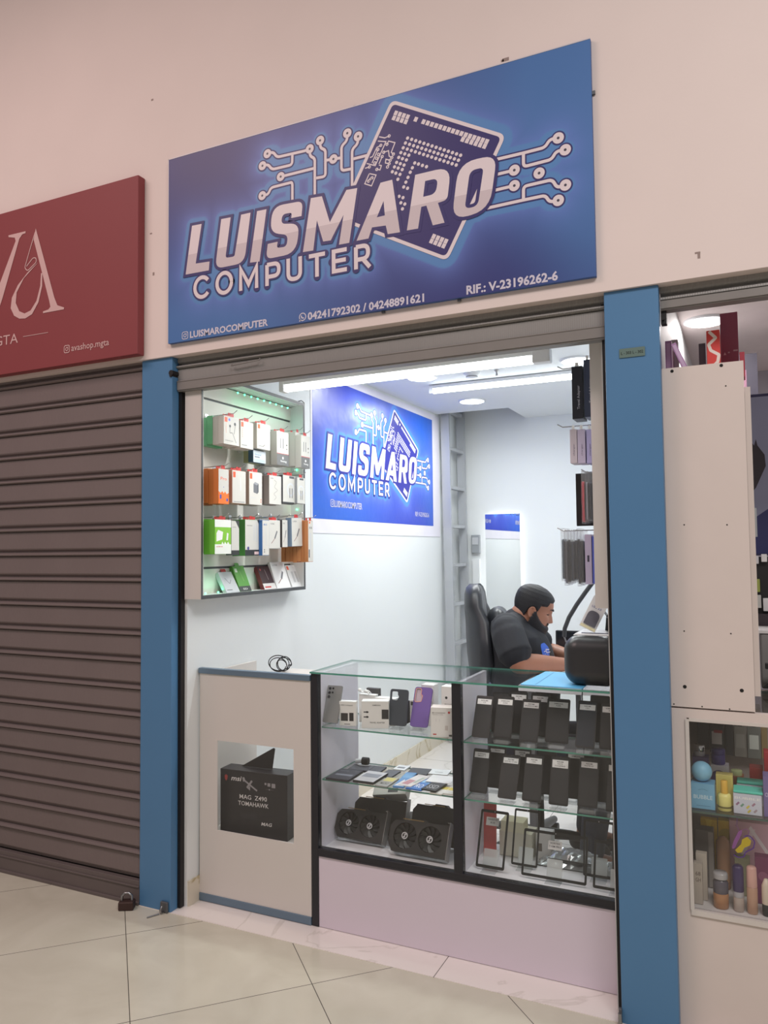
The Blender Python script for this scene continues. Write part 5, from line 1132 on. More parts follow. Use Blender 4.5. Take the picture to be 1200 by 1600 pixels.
# ---------------------------------------------------------------- ladder, mirror
ALU = mat('ladder_aluminium', (186, 188, 192), .4, .5)
t = thing('ladder', 'aluminium ladder standing up through the ceiling hatch', 'ladder', (-2.1, 3.27, 0))
tilt = -.012
for yy in (3.10, 3.46):
    b = MB()
    M = MX.Translation((-2.105, yy, .003)) @ MX.Rotation(tilt, 4, 'Y')
    b.box((-.034, -.002, 0), (.034, .002, 3.02), 0, M).box((-.034, .002, 0), (-.030, .022, 3.02), 0, M).box((.030, .002, 0), (.034, .022, 3.02), 0, M); b.build('rail', ALU, t)
for k in range(10):
    z = .12+.31*k; M = MX.Translation((-2.105, 0, .003)) @ MX.Rotation(tilt, 4, 'Y')
    b = MB().box((-.024, 3.102, z), (.024, 3.458, z+.026), 0, M); b.build('rung', ALU, t, bevel=.003)
b = MB()
for yy in (3.10, 3.46): b.box((-2.145, yy-.006, .002), (-2.065, yy+.026, .03))
t = thing('mirror', 'tall frameless mirror with a lit edge on the shop back wall', 'mirror', (-1.8, YB, .55))
mx0, mx1, mz0, mz1 = -1.947, -1.655, .62, 1.788
mm = bpy.data.materials.new('silvered_mirror'); mm.use_nodes = True; bs = mm.node_tree.nodes['Principled BSDF']; bs.inputs['Metallic'].default_value = 1; bs.inputs['Roughness'].default_value = .0; bs.inputs['Base Color'].default_value = (.86, .88, .88, 1)
b = MB().box((mx0, YB-.036, mz0), (mx1, YB-.031, mz1)); b.build('glass', mm, t)
b = MB().box((mx0+.02, YB-.031, mz0+.02), (mx1-.02, YB-.001, mz1-.02)); b.build('backing', WHITE, t)
for a, c in (((mx0+.012, YB-.030, mz0+.02), (mx0+.018, YB-.012, mz1-.02)), ((mx1-.018, YB-.030, mz0+.02), (mx1-.012, YB-.012, mz1-.02)), ((mx0+.02, YB-.030, mz1-.018), (mx1-.02, YB-.012, mz1-.012))):
    b = MB().box(a, c); b.build('light_strip', glow('mirror_light_strip', (250, 252, 250), 4), t)
b = MB().box((-2.186, 3.0, 1.53), (-2.176, 3.06, 1.67)); 
t = thing('wall_plate', 'grey switch box on the shop wall behind the ladder', 'switch', (-2.04, YB-.02, 1.5))
b = MB().box((-2.07, YB-.04, 1.47), (-2.0, YB-.001, 1.62)); b.build('box', mat('grey_plastic', (150, 154, 158), .5), t, bevel=.004)
b = MB().box((-2.06, YB-.043, 1.54), (-2.01, YB-.04, 1.60)); b.build('cover', mat('pale_grey_plastic', (190, 192, 196), .5), t)
b = MB().box((-2.065, YB-.03, 1.12), (-2.005, YB-.001, 1.42)); t = tag(b.build('cable_trunking', mat('shop_white_paint', (226, 229, 230))), 'white cable trunking under the switch box behind the ladder', 'trunking')

# ---------------------------------------------------------------- desk behind the counter
t = thing('work_desk', 'white work desk against the wall behind the glass counter', 'desk', (-.66, 1.2, 0))
b = MB().box((-.90, .66, .895), (XR-.003, 1.75, .92)); b.build('desktop', mat('white_board', (225, 222, 226)), t, bevel=.002)
for x, y in ((-.87, .69), (-.87, 1.70), (XR-.05, .69), (XR-.05, 1.70)):
    b = MB().box((x, y, .003), (x+.03, y+.03, .895)); b.build('leg', mat('desk_leg_metal', (150, 152, 156), .4, .6), t, bevel=.002)
p = at(905, 1012, 3.95)
t = thing('monitor', 'dark monitor standing on the work desk beyond the man', 'monitor', (-.64, 1.5, .92))
a = pl(868, 985, 'y', 1.5); Mm = frame((a.x, 1.5, .965), (1, .0, 0), (0, 0, 1)); wd_ = .34; hh = a.z-.965
b = MB().prism(rrect(0, 0, wd_, hh, .004), .022, 0, Mm @ MX.Translation((0, 0, -.022))); b.build('housing', mat('monitor_plastic', (44, 47, 52), .45), t, bevel=.002)
b = MB().poly([(.008, .012), (wd_-.008, .012), (wd_-.008, hh-.008), (.008, hh-.008)], 0, Mm, .0005); b.build('screen', mat('dark_screen', (40, 44, 50), .2), t)
b = MB().box((a.x+.15, 1.512, .921), (a.x+.19, 1.53, 1.0)).box((a.x+.08, 1.44, .9205), (a.x+.26, 1.58, .932)); b.build('stand', DARK, t, bevel=.002)
# gooseneck lamp
t = thing('gooseneck_lamp', 'dark gooseneck lamp bending up from the work desk beyond the machine', 'lamp', (-.6, .75, .92))
gp = [(930, 905), (915, 925), (901, 945), (889, 965), (882.5, 982), (881.5, 995), (884, 1002), (896, 1006), (905, 1020), (908, 1045)]
pts = [pl(x, y_, 'y', .80) for x, y_ in gp]; pts[-1].z = .924
b = MB().tube(pts[:6], [.0095]*6, 12); b.build('arm', mat('lamp_grey_rubber', (70, 71, 74), .5), t)
b = MB().tube(pts[5:], .004, 10); b.build('rod', STEEL, t)
b = MB().lathe([(.04, 0), (.04, .012), (.012, .018)], 20, 0, MX.Translation((pts[-1].x, pts[-1].y, .9205))); b.build('base', DARK, t)
d = (pts[0]-pts[1]).normalized(); h0 = pts[0]; h1 = h0+d*.04
b = MB().tube([h0-d*.002, h0+d*.02, h1+V((0, 0, -.01)), h1+V((.03, 0, -.05))], [.011, .016, .03, .035], 16); b.build('lamp_head', mat('lamp_grey_rubber', (70, 71, 74)), t)
p = V((-.50, .78, 1.08)); t = thing('desk_clamp', 'small dark clip beside the gooseneck lamp', 'clip', (-.47, .78, .921))
q1, q2 = pl(926, 952, 'y', .78), pl(938, 945, 'y', .78)
b = MB().tube([(q1.x, .78, q1.z), (q2.x, .78, q2.z)], .014, 8); b.build('jaw', ink(70, 66, 60), t)
b = MB().tube([(q2.x-.005, .78, q2.z), (-.46, .78, 1.1), (-.46, .78, .922)], .005, 8); b.build('post_rod', STEEL, t)

# ---------------------------------------------------------------- gaming chair
F_ = V((.97, .24, 0)).normalized(); LF = V((-F_.y, F_.x, 0)); UP = V((0, 0, 1))
LEA = mat('black_leatherette', (44, 46, 52), .38, var=.1, bump=.15, bscale=180)
CO = at(754, 1000, 3.87); CO.z = 0
t = thing('gaming_chair', 'black gaming chair with a headrest cushion behind the seated man', 'chair', CO+F_*.22)
def loft(b, rings, mi=0, M=None, close=True):
    """rings: lists of equal numbers of points"""
    n = len(rings[0]); vs = [p for r in rings for p in r]
    fs = [(i*n+k, i*n+(k+1) % n, (i+1)*n+(k+1) % n, (i+1)*n+k) for i in range(len(rings)-1) for k in range(n)]
    if close: fs += [tuple(range(n))[::-1], tuple(range((len(rings)-1)*n, len(rings)*n))]
    return b.add(vs, fs, mi, M, True)
rings = []
for z, hw, th, off in ((.50, .20, .05, .09), (.56, .235, .06, .07), (.66, .245, .065, .04), (.78, .24, .062, .015), (.90, .25, .06, 0), (1.0, .26, .058, -.012), (1.08, .245, .055, -.02), (1.15, .20, .05, -.028), (1.22, .175, .05, -.034), (1.28, .155, .046, -.038), (1.31, .12, .036, -.04), (1.325, .07, .02, -.041)):
    r = []
    for k in range(28):
        a = 2*pi*k/28; cx_, sy_ = cos(a), sin(a)
        lat = hw*(abs(cx_)**.7)*(1 if cx_ > 0 else -1); dp = th*(abs(sy_)**.7)*(1 if sy_ > 0 else -1)
        wing = .055*max(0, abs(lat)/hw-.55)/.45*(1 if .6 < z < 1.2 else .4)
        r.append(CO+LF*lat+F_*(dp+off+wing)+UP*z)
    rings.append(r)
b = MB(); loft(b, rings); b.build('backrest', LEA, t)
hc = CO+F_*.072+UP*1.135
b = MB(); rr = []
for i in range(11):
    u = -1+2*i/10; s = (1-abs(u)**3.5)**.5 if abs(u) < 1 else .08; s = max(s, .12)
    rr.append([hc+LF*(u*.15)+F_*(.052*s*cos(2*pi*k/20)+.02*abs(u))+UP*(.075*s*sin(2*pi*k/20)+.012*u*u) for k in range(20)])
loft(b, rr); b.build('headrest_cushion', LEA, t)
b = MB(); rr = []
for i, (f0, hw, z0, z1) in enumerate(((.02, .20, .44, .50), (.06, .25, .42, .525), (.2, .26, .415, .52), (.36, .26, .415, .515), (.46, .25, .42, .51), (.5, .22, .43, .49))):
    r = []
    for k in range(24):
        a = 2*pi*k/24; r.append(CO+F_*(f0+.02)+LF*(hw*(abs(cos(a))**.6)*(1 if cos(a) > 0 else -1))+UP*((z0+z1)/2+(z1-z0)/2*(abs(sin(a))**.6)*(1 if sin(a) > 0 else -1)))
    rr.append(r)
loft(b, rr); b.build('seat', LEA, t)
sc = CO+F_*.26
b = MB().cyl(sc+UP*.10, sc+UP*.41, .028, 16); b.build('gas_column', DARK, t)
for k in range(5):
    a = 2*pi*k/5+.3; d = V((cos(a), sin(a), 0))
    b = MB().tube([sc+UP*.11, sc+d*.15+UP*.10, sc+d*.31+UP*.075], [.03, .024, .018], 10); lg = b.build('leg', mat('chair_plastic', (34, 34, 36), .4), t)
    e = sc+d*.31; q = V((-d.y, d.x, 0)); b = MB().cyl(e-q*.02+UP*.03, e+q*.02+UP*.03, .027, 16).cyl(e+UP*.03, e+UP*.075, .008, 8); b.build('caster', DARK, lg)
for s in (-1, 1):
    a = CO+F_*.2+LF*.285*s
    b = MB().tube([a+UP*.44, a+LF*.02*s+UP*.55, a+LF*.02*s+UP*.66], .018, 10); b.build('arm_post', mat('chair_plastic', (34, 34, 36)), t)
    b = MB().tube([a+LF*.02*s+UP*.672-F_*.1, a+LF*.02*s+UP*.676, a+LF*.02*s+UP*.672+F_*.12], [.026, .03, .026], 10); b.build('armrest', mat('chair_plastic', (34, 34, 36)), t)

# ---------------------------------------------------------------- the man at the desk
SKIN = mat('brown_skin', (170, 118, 94), .5, var=.05, scale=14); HAIR = mat('black_hair', (34, 33, 37), .6, var=.2, scale=60, bump=.5, bscale=260)
SHIRT = mat('black_cotton', (36, 38, 44), .8, var=.15, scale=10, bump=.2, bscale=40); JEAN = mat('dark_denim', (38, 44, 62), .8, var=.1)
def ell(c, hw, hd, n=28, p=.85, tx=0):
    return [V(c)+LF*(hw*(abs(cos(2*pi*k/n))**p)*(1 if cos(2*pi*k/n) > 0 else -1))+F_*(hd*(abs(sin(2*pi*k/n))**p)*(1 if sin(2*pi*k/n) > 0 else -1))+UP*(tx*sin(2*pi*k/n)) for k in range(n)]
DP = 3.75
SP = [((806, 1172), .18, .14), ((809, 1150), .205, .165), ((813, 1118), .215, .178), ((815, 1078), .218, .178), ((815.5, 1040), .215, .163), ((812, 1008), .212, .145), ((808, 990), .205, .128), ((804, 976), .175, .105), ((805, 972), .12, .085), ((808, 968), .074, .068)]
def torso(g):
    return [ell(at(*c, DP), hw+g, hd+g, tx=-.02*(i > 6)) for i, (c, hw, hd) in enumerate(SP)]
NK = at(809, 964, DP); HC = at(832, 956, DP)
SHR, ELR, WRR = at(792, 987, 3.57), at(811, 1037, 3.47), at(889, 1041, 3.60)
SHL, ELL, WRL = at(822, 985, 3.93), at(850, 1030, 4.0), at(903, 1045, 3.78)
ELR.z = max(ELR.z, .968); WRR.z = max(WRR.z, .955); WRL.z = max(WRL.z, .955); ELL.z = max(ELL.z, .97)
def joined(name, mb_list, mats, parent, vox, smooth_it=4):
    """one continuous surface from overlapping volumes"""
    b = MB()
    for f in mb_list: f(b)
    o = b.build(name, mats, parent)
    md = o.modifiers.new('r', 'REMESH'); md.mode = 'VOXEL'; md.voxel_size = vox; md.use_smooth_shade = True
    sm_ = o.modifiers.new('s', 'SMOOTH'); sm_.factor = .5; sm_.iterations = smooth_it
    bpy.context.view_layer.update(); dg = bpy.context.evaluated_depsgraph_get()
    me = bpy.data.meshes.new_from_object(o.evaluated_get(dg)); o.modifiers.clear(); old = o.data; o.data = me; bpy.data.meshes.remove(old)
    me.polygons.foreach_set('use_smooth', [True]*len(me.polygons)); me.name = name
    if not me.materials: me.materials.append(mats)
    return o
# head in its own axes: x ahead, y to his left, z up
PT = radians(20)
hx = (F_*cos(PT)-UP*sin(PT)); hz = (UP*cos(PT)+F_*sin(PT)); hy = hz.cross(hx)
MH = MX(((hx.x, hy.x, hz.x, HC.x), (hx.y, hy.y, hz.y, HC.y), (hx.z, hy.z, hz.z, HC.z), (0, 0, 0, 1))) @ MX.Scale(.93, 4)
HP = [(-.128, .060, .01, .02), (-.122, .078, -.008, .04), (-.11, .090, -.022, .052), (-.095, .094, -.036, .06), (-.078, .090, -.05, .064), (-.062, .094, -.06, .067), (-.05, .096, -.066, .069), (-.036, .094, -.074, .071), (-.02, .092, -.082, .073), (0, .090, -.090, .075), (.02, .088, -.097, .076), (.04, .095, -.101, .077), (.06, .095, -.102, .078), (.08, .088, -.100, .076), (.10, .072, -.091, .069), (.115, .052, -.075, .056), (.127, .024, -.048, .036), (.133, -.012, -.016, .004)]
def interp(z, j):
    for a, c in zip(HP, HP[1:]):
        if a[0] <= z <= c[0]:
            u = (z-a[0])/(c[0]-a[0]); return a[j]*(1-u)+c[j]*u
    return HP[0][j] if z < HP[0][0] else HP[-1][j]
def hs(u, th, off=0):
    """head surface point: u from 0 at the chin to 1 at the crown, th around from the face"""
    z = -.128+.261*u; f, bk, hw = interp(z, 1), interp(z, 2), interp(z, 3)
    cxm = (f+bk)/2; rx = (f-bk)/2; c, s = cos(th), sin(th)
    x = cxm+(rx+off)*(abs(c)**.9)*(1 if c > 0 else -1); y = (hw+off)*(abs(s)**.8)*(1 if s > 0 else -1); zz_ = z+off*max(0, (z-.05)/.08)
    if c > 0:
        g = math.exp(-(y/.0125)**2)
        if -.032 < z < .045: nz = (.045-z)/.065 if z > -.02 else max(0, (z+.032)/.012); x += .030*min(1, nz)*g*(1 if off == 0 else .0)
        x -= .011*math.exp(-((abs(y)-.032)/.015)**2-((z-.018)/.013)**2)
        x += .005*math.exp(-((abs(y)-.03)/.02)**2-((z-.042)/.008)**2)
        x += .004*math.exp(-(y/.02)**2)*(math.exp(-((z+.047)/.005)**2)+math.exp(-((z+.060)/.006)**2))
        x += .004*math.exp(-((abs(y)-.045)/.02)**2-((z+.01)/.02)**2)
    return V((x, y, zz_))
NT, NU = 64, 60
def head(b):
    rings = [[MH @ hs(i/NU, 2*pi*k/NT) for k in range(NT)] for i in range(NU+1)]
    loft(b, rings)
    for s in (-1, 1):  # ears
        M = MH @ MX.Translation((-.004, .077*s, -.002)) @ MX.Rotation(-.22*s, 4, 'Z') @ MX.Rotation(-.12, 4, 'Y')
        b.ball((0, 0, .004), (.017, .007, .026), 0, M, 16, 10); b.ball((.003, 0, -.02), (.010, .006, .012), 0, M, 14, 8)
        pts = [(.017*cos(a)*1.05-.002, .007*s, .005+.027*sin(a)) for a in [pi*2*k/14-.5 for k in range(12)]]
        b.tube([M @ V(p) for p in pts], .0042, 8)
def limb(b, pts, rs, seg=20):
    # resample so that joints are rounded
    P, R = [], []
    for i in range(len(pts)-1):
        for k in range(8):
            u = k/8; P.append(pts[i].lerp(pts[i+1], u)); R.append(rs[i]*(1-u)+rs[i+1]*u)
    P.append(pts[-1]); R.append(rs[-1]); b.tube(P, R, seg)
    for p, r in zip(pts, rs): b.ball(p, r, 0, None, 16, 10)
def hand(b, wr, d, side):
    d = d.normalized(); n = V((0, 0, -1)); lat = d.cross(n).normalized()*side   # lat points to the thumb side
    pc = wr+d*.045
    for k in range(5): b.ball(wr+d*(.012+.018*k), (.030+.003*k*(k < 4), .030+.003*k*(k < 4), .015), 0, None, 14, 8)
    for i, (o_, ln) in enumerate(((.030, .072), (.010, .080), (-.010, .075), (-.028, .058))):
        base = wr+d*.085+lat*o_
        k1 = base+d*ln*.45+n*.008; k2 = k1+d*ln*.3+n*.018; k3 = k2+d*ln*.12+n*.020
        limb(b, [base-d*.02, base, k1, k2, k3], [.010, .0098, .009, .008, .007], 10)
    tb = wr+d*.025+lat*.026; limb(b, [wr+d*.015+lat*.01, tb, tb+d*.032+lat*.020+n*.008, tb+d*.058+lat*.018+n*.014], [.013, .0125, .0105, .0085], 10)
MAN = thing('person', 'seated bearded man in a black T-shirt looking down at the work desk', 'person', at(806, 1165, DP))
MAN.location.z = 0; ORG[MAN.name] = V(MAN.location)
PEL = at(806, 1165, DP)
KN = {}
def body(b):
    loft(b, torso(-.014)[:-1])
    limb(b, [NK-UP*.06, NK+F_*.02+UP*.01, HC-F_*.004-UP*.05], [.062, .058, .056])
    head(b)
    limb(b, [SHR, SHR.lerp(ELR, .5)-LF*.02, ELR, ELR.lerp(WRR, .35), WRR], [.062, .058, .047, .046, .029])
    limb(b, [SHL, SHL.lerp(ELL, .5)+LF*.02, ELL, ELL.lerp(WRL, .35), WRL], [.062, .058, .047, .046, .029])
    hand(b, WRR, (WRR-ELR)*V((1, 1, .2)), 1); hand(b, WRL, (WRL-ELL)*V((1, 1, .2)), -1)
    for s in (-1, 1):
        hp = PEL+LF*.1*s; kn = hp+F_*.40+LF*.06*s+UP*(.56-PEL.z); an = kn-F_*.06-UP*.47
        KN[s] = (hp, kn, an); limb(b, [hp, kn, an], [.09, .062, .04]); limb(b, [an+UP*.0-F_*.02, an+F_*.14-UP*.035], [.035, .028])
joined('body', [body], SKIN, MAN, .0042, 3)
def shirt(b):
    rs = torso(.008); loft(b, rs)
    for s_ in (SHR, SHL): limb(b, [NK-UP*.035-F_*.01, (NK-UP*.05).lerp(s_, .5)+UP*.012, s_+UP*.004], [.062, .066, .072])
    for s_, e_, out in ((SHR, ELR, -1), (SHL, ELL, 1)):
        d = (e_-s_); limb(b, [s_-d*.05-LF*out*.03+UP*.004, s_+d*.2+LF*out*.008, s_+d*.62+LF*out*.014], [.076, .079, .078])
        b.tube([s_+d*.55+LF*out*.014, s_+d*.74+LF*out*.014], [.078, .080], 24)
    limb(b, [NK-UP*.05-F_*.008, NK-UP*.028-F_*.006], [.082, .074])
joined('shirt', [shirt], SHIRT, MAN, .0055, 8)
def jeans(b):
    loft(b, torso(.010)[:2])
    for s in (-1, 1):
        hp, kn, an = KN[s]; limb(b, [hp, kn, an+UP*.03], [.102, .074, .056])
joined('trousers', [jeans], JEAN, MAN, .008, 2)
for s in (-1, 1):
    hp, kn, an = KN[s]
    def shoe(b, an=an):
        a0 = V((an.x, an.y, .045)); limb(b, [a0-F_*.05, a0+F_*.06, a0+F_*.16], [.043, .043, .036])
    joined('shoe', [shoe], mat('dark_shoe', (30, 30, 34), .6), MAN, .006, 2)
# hair and beard follow the head surface
def shell(name, mask, off, matl, nt=120, nu=110):
    b = MB(); idx = {}; vs = []; fs = []
    lift = {}
    def vid(i, k):
        k %= nt
        if (i, k) not in idx:
            u, th = i/nu, 2*pi*k/nt; p = hs(u, th, 0); m_ = mask(p, u, th)
            o_ = off*min(1, max(0, m_)/.012)
            q = hs(u, th, o_-.0015); idx[(i, k)] = len(vs); vs.append(MH @ q)
        return idx[(i, k)]
    for i in range(nu):
        for k in range(nt):
            c = [(i, k), (i, k+1), (i+1, k+1), (i+1, k)]
            if all(mask(hs(a/nu, 2*pi*(d % nt)/nt), a/nu, 2*pi*(d % nt)/nt) > -.004 for a, d in c): fs.append([vid(a, d) for a, d in c])
    b.add(vs, fs, 0, None, True); return b.build(name, matl, MAN)
def lerp_pts(x, P):
    if x <= P[0][0]: return P[0][1]
    for a, c in zip(P, P[1:]):
        if x <= c[0]: return a[1]+(c[1]-a[1])*(x-a[0])/(c[0]-a[0])
    return P[-1][1]
HL = [(-.11, -.085), (-.07, -.08), (-.035, -.05), (-.022, .012), (.0, .030), (.016, .012), (.022, .012), (.03, .046), (.062, .052), (.066, .075), (.1, .080)]
shell('hair', lambda p, u, th: p.z-lerp_pts(p.x, HL), .011, HAIR)
BU = [(-.02, -.2), (-.006, -.04), (.002, .02), (.018, .02), (.026, .0), (.045, -.02), (.062, -.033), (.078, -.042), (.2, -.046)]
def bm(p, u, th):
    if cos(th) <= 0 and p.x < -.01: return -1
    lip = abs(p.y) < .022 and -.066 < p.z < -.043 and p.x > .07
    if lip: return -1
    if p.x > .07 and -.043 <= p.z < -.024 and abs(p.y) < .036: return min(.006, p.z+.043, -.024-p.z)
    return lerp_pts(p.x, BU)-p.z
shell('beard', bm, .014, HAIR)
for s in (-1, 1):
    b = MB(); pts = []
    for k in range(8):
        y = (.014+.036*k/7)*s; z = .040+.006*sin(pi*k/9); th = math.asin(max(-1, min(1, (abs(y)/.076)**(1/.8))))*s
        q = hs((z+.128)/.261, th); pts.append(MH @ (q+V((.0015, 0, 0))))
    b.tube(pts, [.0022, .0034, .004, .004, .0036, .003, .0024, .0015], 8); b.build('eyebrow', HAIR, MAN)
    pts = []
    for k in range(7):
        y = (.020+.026*k/6)*s; z = .016-.003*sin(pi*k/6); th = math.asin(max(-1, min(1, (abs(y)/.076)**(1/.8))))*s
        q = hs((z+.128)/.261, th); pts.append(MH @ (q+V((.0012, 0, 0))))
    b = MB().tube(pts, .0018, 8); b.build('eyelash', HAIR, MAN)
b = MB(); q = [hs((-.0535+.128)/.261, a) for a in (-.22, -.12, 0, .12, .22)]
b.tube([MH @ (p+V((.0005, 0, 0))) for p in q], .0028, 8); b.build('lips', mat('lip_skin', (150, 92, 84), .5), MAN)
# blue emblem on the chest, laid on the shirt surface
sh = [o for o in MAN.children if o.name.startswith('shirt')][0]
bpy.context.view_layer.update(); mw = sh.matrix_world.inverted(); b = MB(); E0 = V((.0, .0, .0)); vs = []; N = 12
heart = fillet([(-.04, .026, .02), (.0, .034, .02), (.036, .016, .018), (.030, -.012, .02), (.004, -.05, .008), (-.032, -.014, .02)])
cx_, cy_ = 853.5, 1019
cen = None
def onshirt(px, py):
    d = ray(px, py); o0 = mw @ C0; ok, loc, nrm, fi = sh.ray_cast(o0, (mw.to_3x3() @ d).normalized()); return (sh.matrix_world @ loc, sh.matrix_world.to_3x3() @ nrm) if ok else None
hit = onshirt(853, 1018)
if hit:
    p0, n0 = hit; xx = V((cr.x, cr.y, 0)).normalized(); Mh = frame(p0+n0*.002, xx-n0*xx.dot(n0), UP+F_*.3); Mi = Mh
    tri = [(0, 0)]+heart; pts3 = []
    for x, y in tri:
        q = Mh @ V((x, y, .03)); ok, loc, nrm, fi = sh.ray_cast(mw @ q, (mw.to_3x3() @ (-(Mh.to_3x3() @ V((0, 0, 1))))).normalized(), distance=.08)
        pts3.append((sh.matrix_world @ loc)+(sh.matrix_world.to_3x3() @ nrm)*.002 if ok else Mh @ V((x, y, 0)))
    n = len(heart); b.add(pts3, [(0, 1+k, 1+(k+1) % n) for k in range(n)], 0, None, True); e = b.build('chest_emblem', mat('emblem_blue_print', (62, 108, 214), .6), MAN)
    b = MB()
    for l in ([(-.026, -.002), (-.01, .004), (.0, -.004), (.026, .002)], [(-.018, .01), (.012, .012)], [(-.012, -.014), (.014, -.012)]): b.stroke(l, .005, 0, Mh, .0045)
    b.build('emblem_lettering', ink(226, 228, 240), e)

# ---------------------------------------------------------------- cosmetics shop next door
def nz(x, y): return (1030+x/4.212, 1080+y/4.212)
NP = mat('neighbour_white_melamine', (213, 201, 195), .45, var=.03)
t = thing('tall_cabinet', 'tall white cabinet standing on the cosmetics counter', 'cabinet', (-.11, .3, .99))
b = MB().box((-.232, .05, .995), (.009, .066, 2.081)); b.build('side_panel', NP, t)
b = MB().box((.0095, .068, 1.04), (.026, .5, 2.0)); dr = b.build('door', NP, t)
b = MB().box((.026, .075, 1.53), (.032, .085, 1.62)); b.build('handle', mat('grey_plastic', (150, 154, 158)), dr)
b = MB().box((-.232, .066, 2.03), (.008, .5, 2.046)).box((-.232, .49, .996), (.008, .5, 2.03)).box((-.232, .066, .995), (-.216, .49, 2.03)); b.build('carcass', NP, t)
for i, (x, y, r) in enumerate(((1050, 580, 2.4), (1127, 571, 2.4), (1134, 603, 1), (1069, 820, 1), (1136, 820, 1), (1069, 986, 1), (1142, 990, 1), (1070, 1073, 2.6), (1159, 1079, 2.6), (1053, 1100, 1), (1097, 1104, 1), (1140, 1108, 1))):
    p = pl(x, y, 'y', .05); b = MB().cyl((p.x, .0494, p.z), (p.x, .052, p.z), r*.0022, 12); b.build('screw_hole', SCREW, t)
def nb(label, x0, x1, z0, z1, y, d, col, art=(), face=None, name='carton_box', tilt=0, group='boxes on the tall cabinet'):
    return carton(name, label, 'box', V((x0, y, z0)), (cos(tilt), 0, sin(tilt)), (-sin(tilt), 0, cos(tilt)), x1-x0, z1-z0, d, col, art, face, group)
def nx(px, y, py=570): return pl(px, py, 'y', y)
zt = 2.0475
def top(px0, px1, py, y): return nx(px0, y).x, nx(px1, y).x, zt, pl(px0, py, 'y', y).z
a = top(1040, 1050, 533, .2); nb('lilac packet upright by the pillar on the tall cabinet', a[0], a[1], a[2], a[3], .2, .10, (190, 150, 190), [('r', .2, .05, .8, .95, (206, 170, 206))], (176, 130, 178))
a = top(1074, 1082, 531, .1); nb('lilac packet leaning over on the tall cabinet', a[0], a[1], a[2]+.001, a[3], .1, .07, (196, 156, 198), [('r', .2, .05, .8, .95, (214, 184, 216))], (186, 140, 186), tilt=.38)
a = top(1050, 1060, 531, .32); nb('pale clear packet between the lilac packets', a[0], a[1], a[2], a[3], .32, .05, (206, 202, 208), [], None)
a = top(1092, 1103, 535, .36); nb('grey pouch behind the leaning lilac packet', a[0], a[1], a[2], a[3], .38, .06, (130, 128, 136), [], None)
a = top(1105, 1126, 517, .15); nb('coral red box with a white squiggle on the tall cabinet', a[0], a[1], a[2], a[3], .15, .08, (224, 72, 66), [('s', [(.2, .98), (.7, .84), (.15, .72), (.3, .6), (.9, .5), (.8, .36), (.3, .25), (.5, .0)], .24, (250, 236, 226))], (228, 76, 70))
a = top(1127, 1155, 490, .26); nb('tall maroon box on the tall cabinet', a[0], a[1], a[2], a[3], .26, .10, (150, 78, 102), [('p', [(.15, .42), (.3, .42), (.22, .46)], (220, 190, 200)), ('r', .4, .44, .5, .46, (200, 170, 180)), ('r', .7, .46, .95, .48, (200, 170, 180))], (156, 84, 108))
a = top(1156, 1164, 550, .14); nb('short red box at the edge of the tall cabinet', a[0], a[1], a[2], a[3], .14, .06, (160, 50, 66), [], None)
# lamp
t = thing('ceiling_light', 'round ceiling light above the boxes on the tall cabinet', 'ceiling light', (-.14, 1.31, ZC))
b = MB().lathe([(.10, ZC-.0005), (.10, ZC-.008), (.088, ZC-.011)], 32, 0, MX.Translation((-.14, 1.31, 0))); b.build('rim', PLW, t)
b = MB().lathe([(.0001, ZC-.0135), (.0855, ZC-.0125)], 32, 0, MX.Translation((-.14, 1.31, 0)), False); b.build('diffuser', WARM, t)
# screens and shelf beyond the cabinet
y = .9; a, c = pl(1168, 617, 'y', y), pl(1170, 868, 'y', y)
t = thing('poster_display', 'tall blue grey picture panel with a dark plant shape beyond the tall cabinet', 'picture', (a.x+.12, y, c.z))
M = frame((a.x-.06, y, c.z), (1, 0, 0), (0, 0, 1)); wd_, hh = .165, a.z-c.z
b = MB().box((0, 0, -.03), (wd_, hh, 0), 0, M); b.build('frame', mat('navy_frame', (60, 62, 96), .4), t, bevel=.002)
b = MB(); b.poly([[(.006, .008), (wd_-.012, .008), (wd_-.012, hh-.012), (.006, hh-.012)]], 0, M, .0005)
b.poly([[(.006, .008), (wd_-.012, .008), (wd_-.012, hh*.32), (.06, hh*.22), (.006, hh*.3)]], 1, M, .001)
b.poly([[(.03, hh*.32), (.08, hh*.42), (.118, hh*.55), (.115, hh*.62), (.09, hh*.68), (.085, hh*.72), (.078, hh*.68), (.06, hh*.72), (.05, hh*.68), (.02, hh*.7), (.006, hh*.5)]], 2, M, .0015)
b.build('printed_picture', [ink(150, 156, 184), ink(58, 62, 112), ink(62, 58, 66)], t)
y = 1.6; a, c = pl(1166, 553, 'y', y), pl(1166, 640, 'y', y)
t = thing('wall_frame', 'dark frame on the wall above the picture panel next door', 'frame', (a.x, y, c.z))
M = frame((a.x-.1, y, c.z-.2), (1, 0, 0), (0, 0, 1)); wd_ = pl(1183, 560, 'y', y).x-a.x+.1; hh = a.z-c.z+.2
b = MB().box((0, 0, -.03), (wd_, hh, 0), 0, M); b.build('frame', ink(70, 68, 80), t); b = MB().poly([(.0, .02), (wd_-.05, .02), (wd_-.05, hh-.08), (0, hh-.08)], 0, M, .001); b.build('picture', ink(150, 110, 130), t)
y = .75
b = MB()
t = thing('accessory_rack', 'black accessory rack under the picture panel next door', 'rack', (.32, y, 1.3))
a, c = pl(1176, 870, 'y', y), pl(1176, 958, 'y', y)
b.box((a.x-.05, y, c.z), (a.x+.4, y+.02, a.z)); b.build('back_board', ink(30, 29, 32), t)
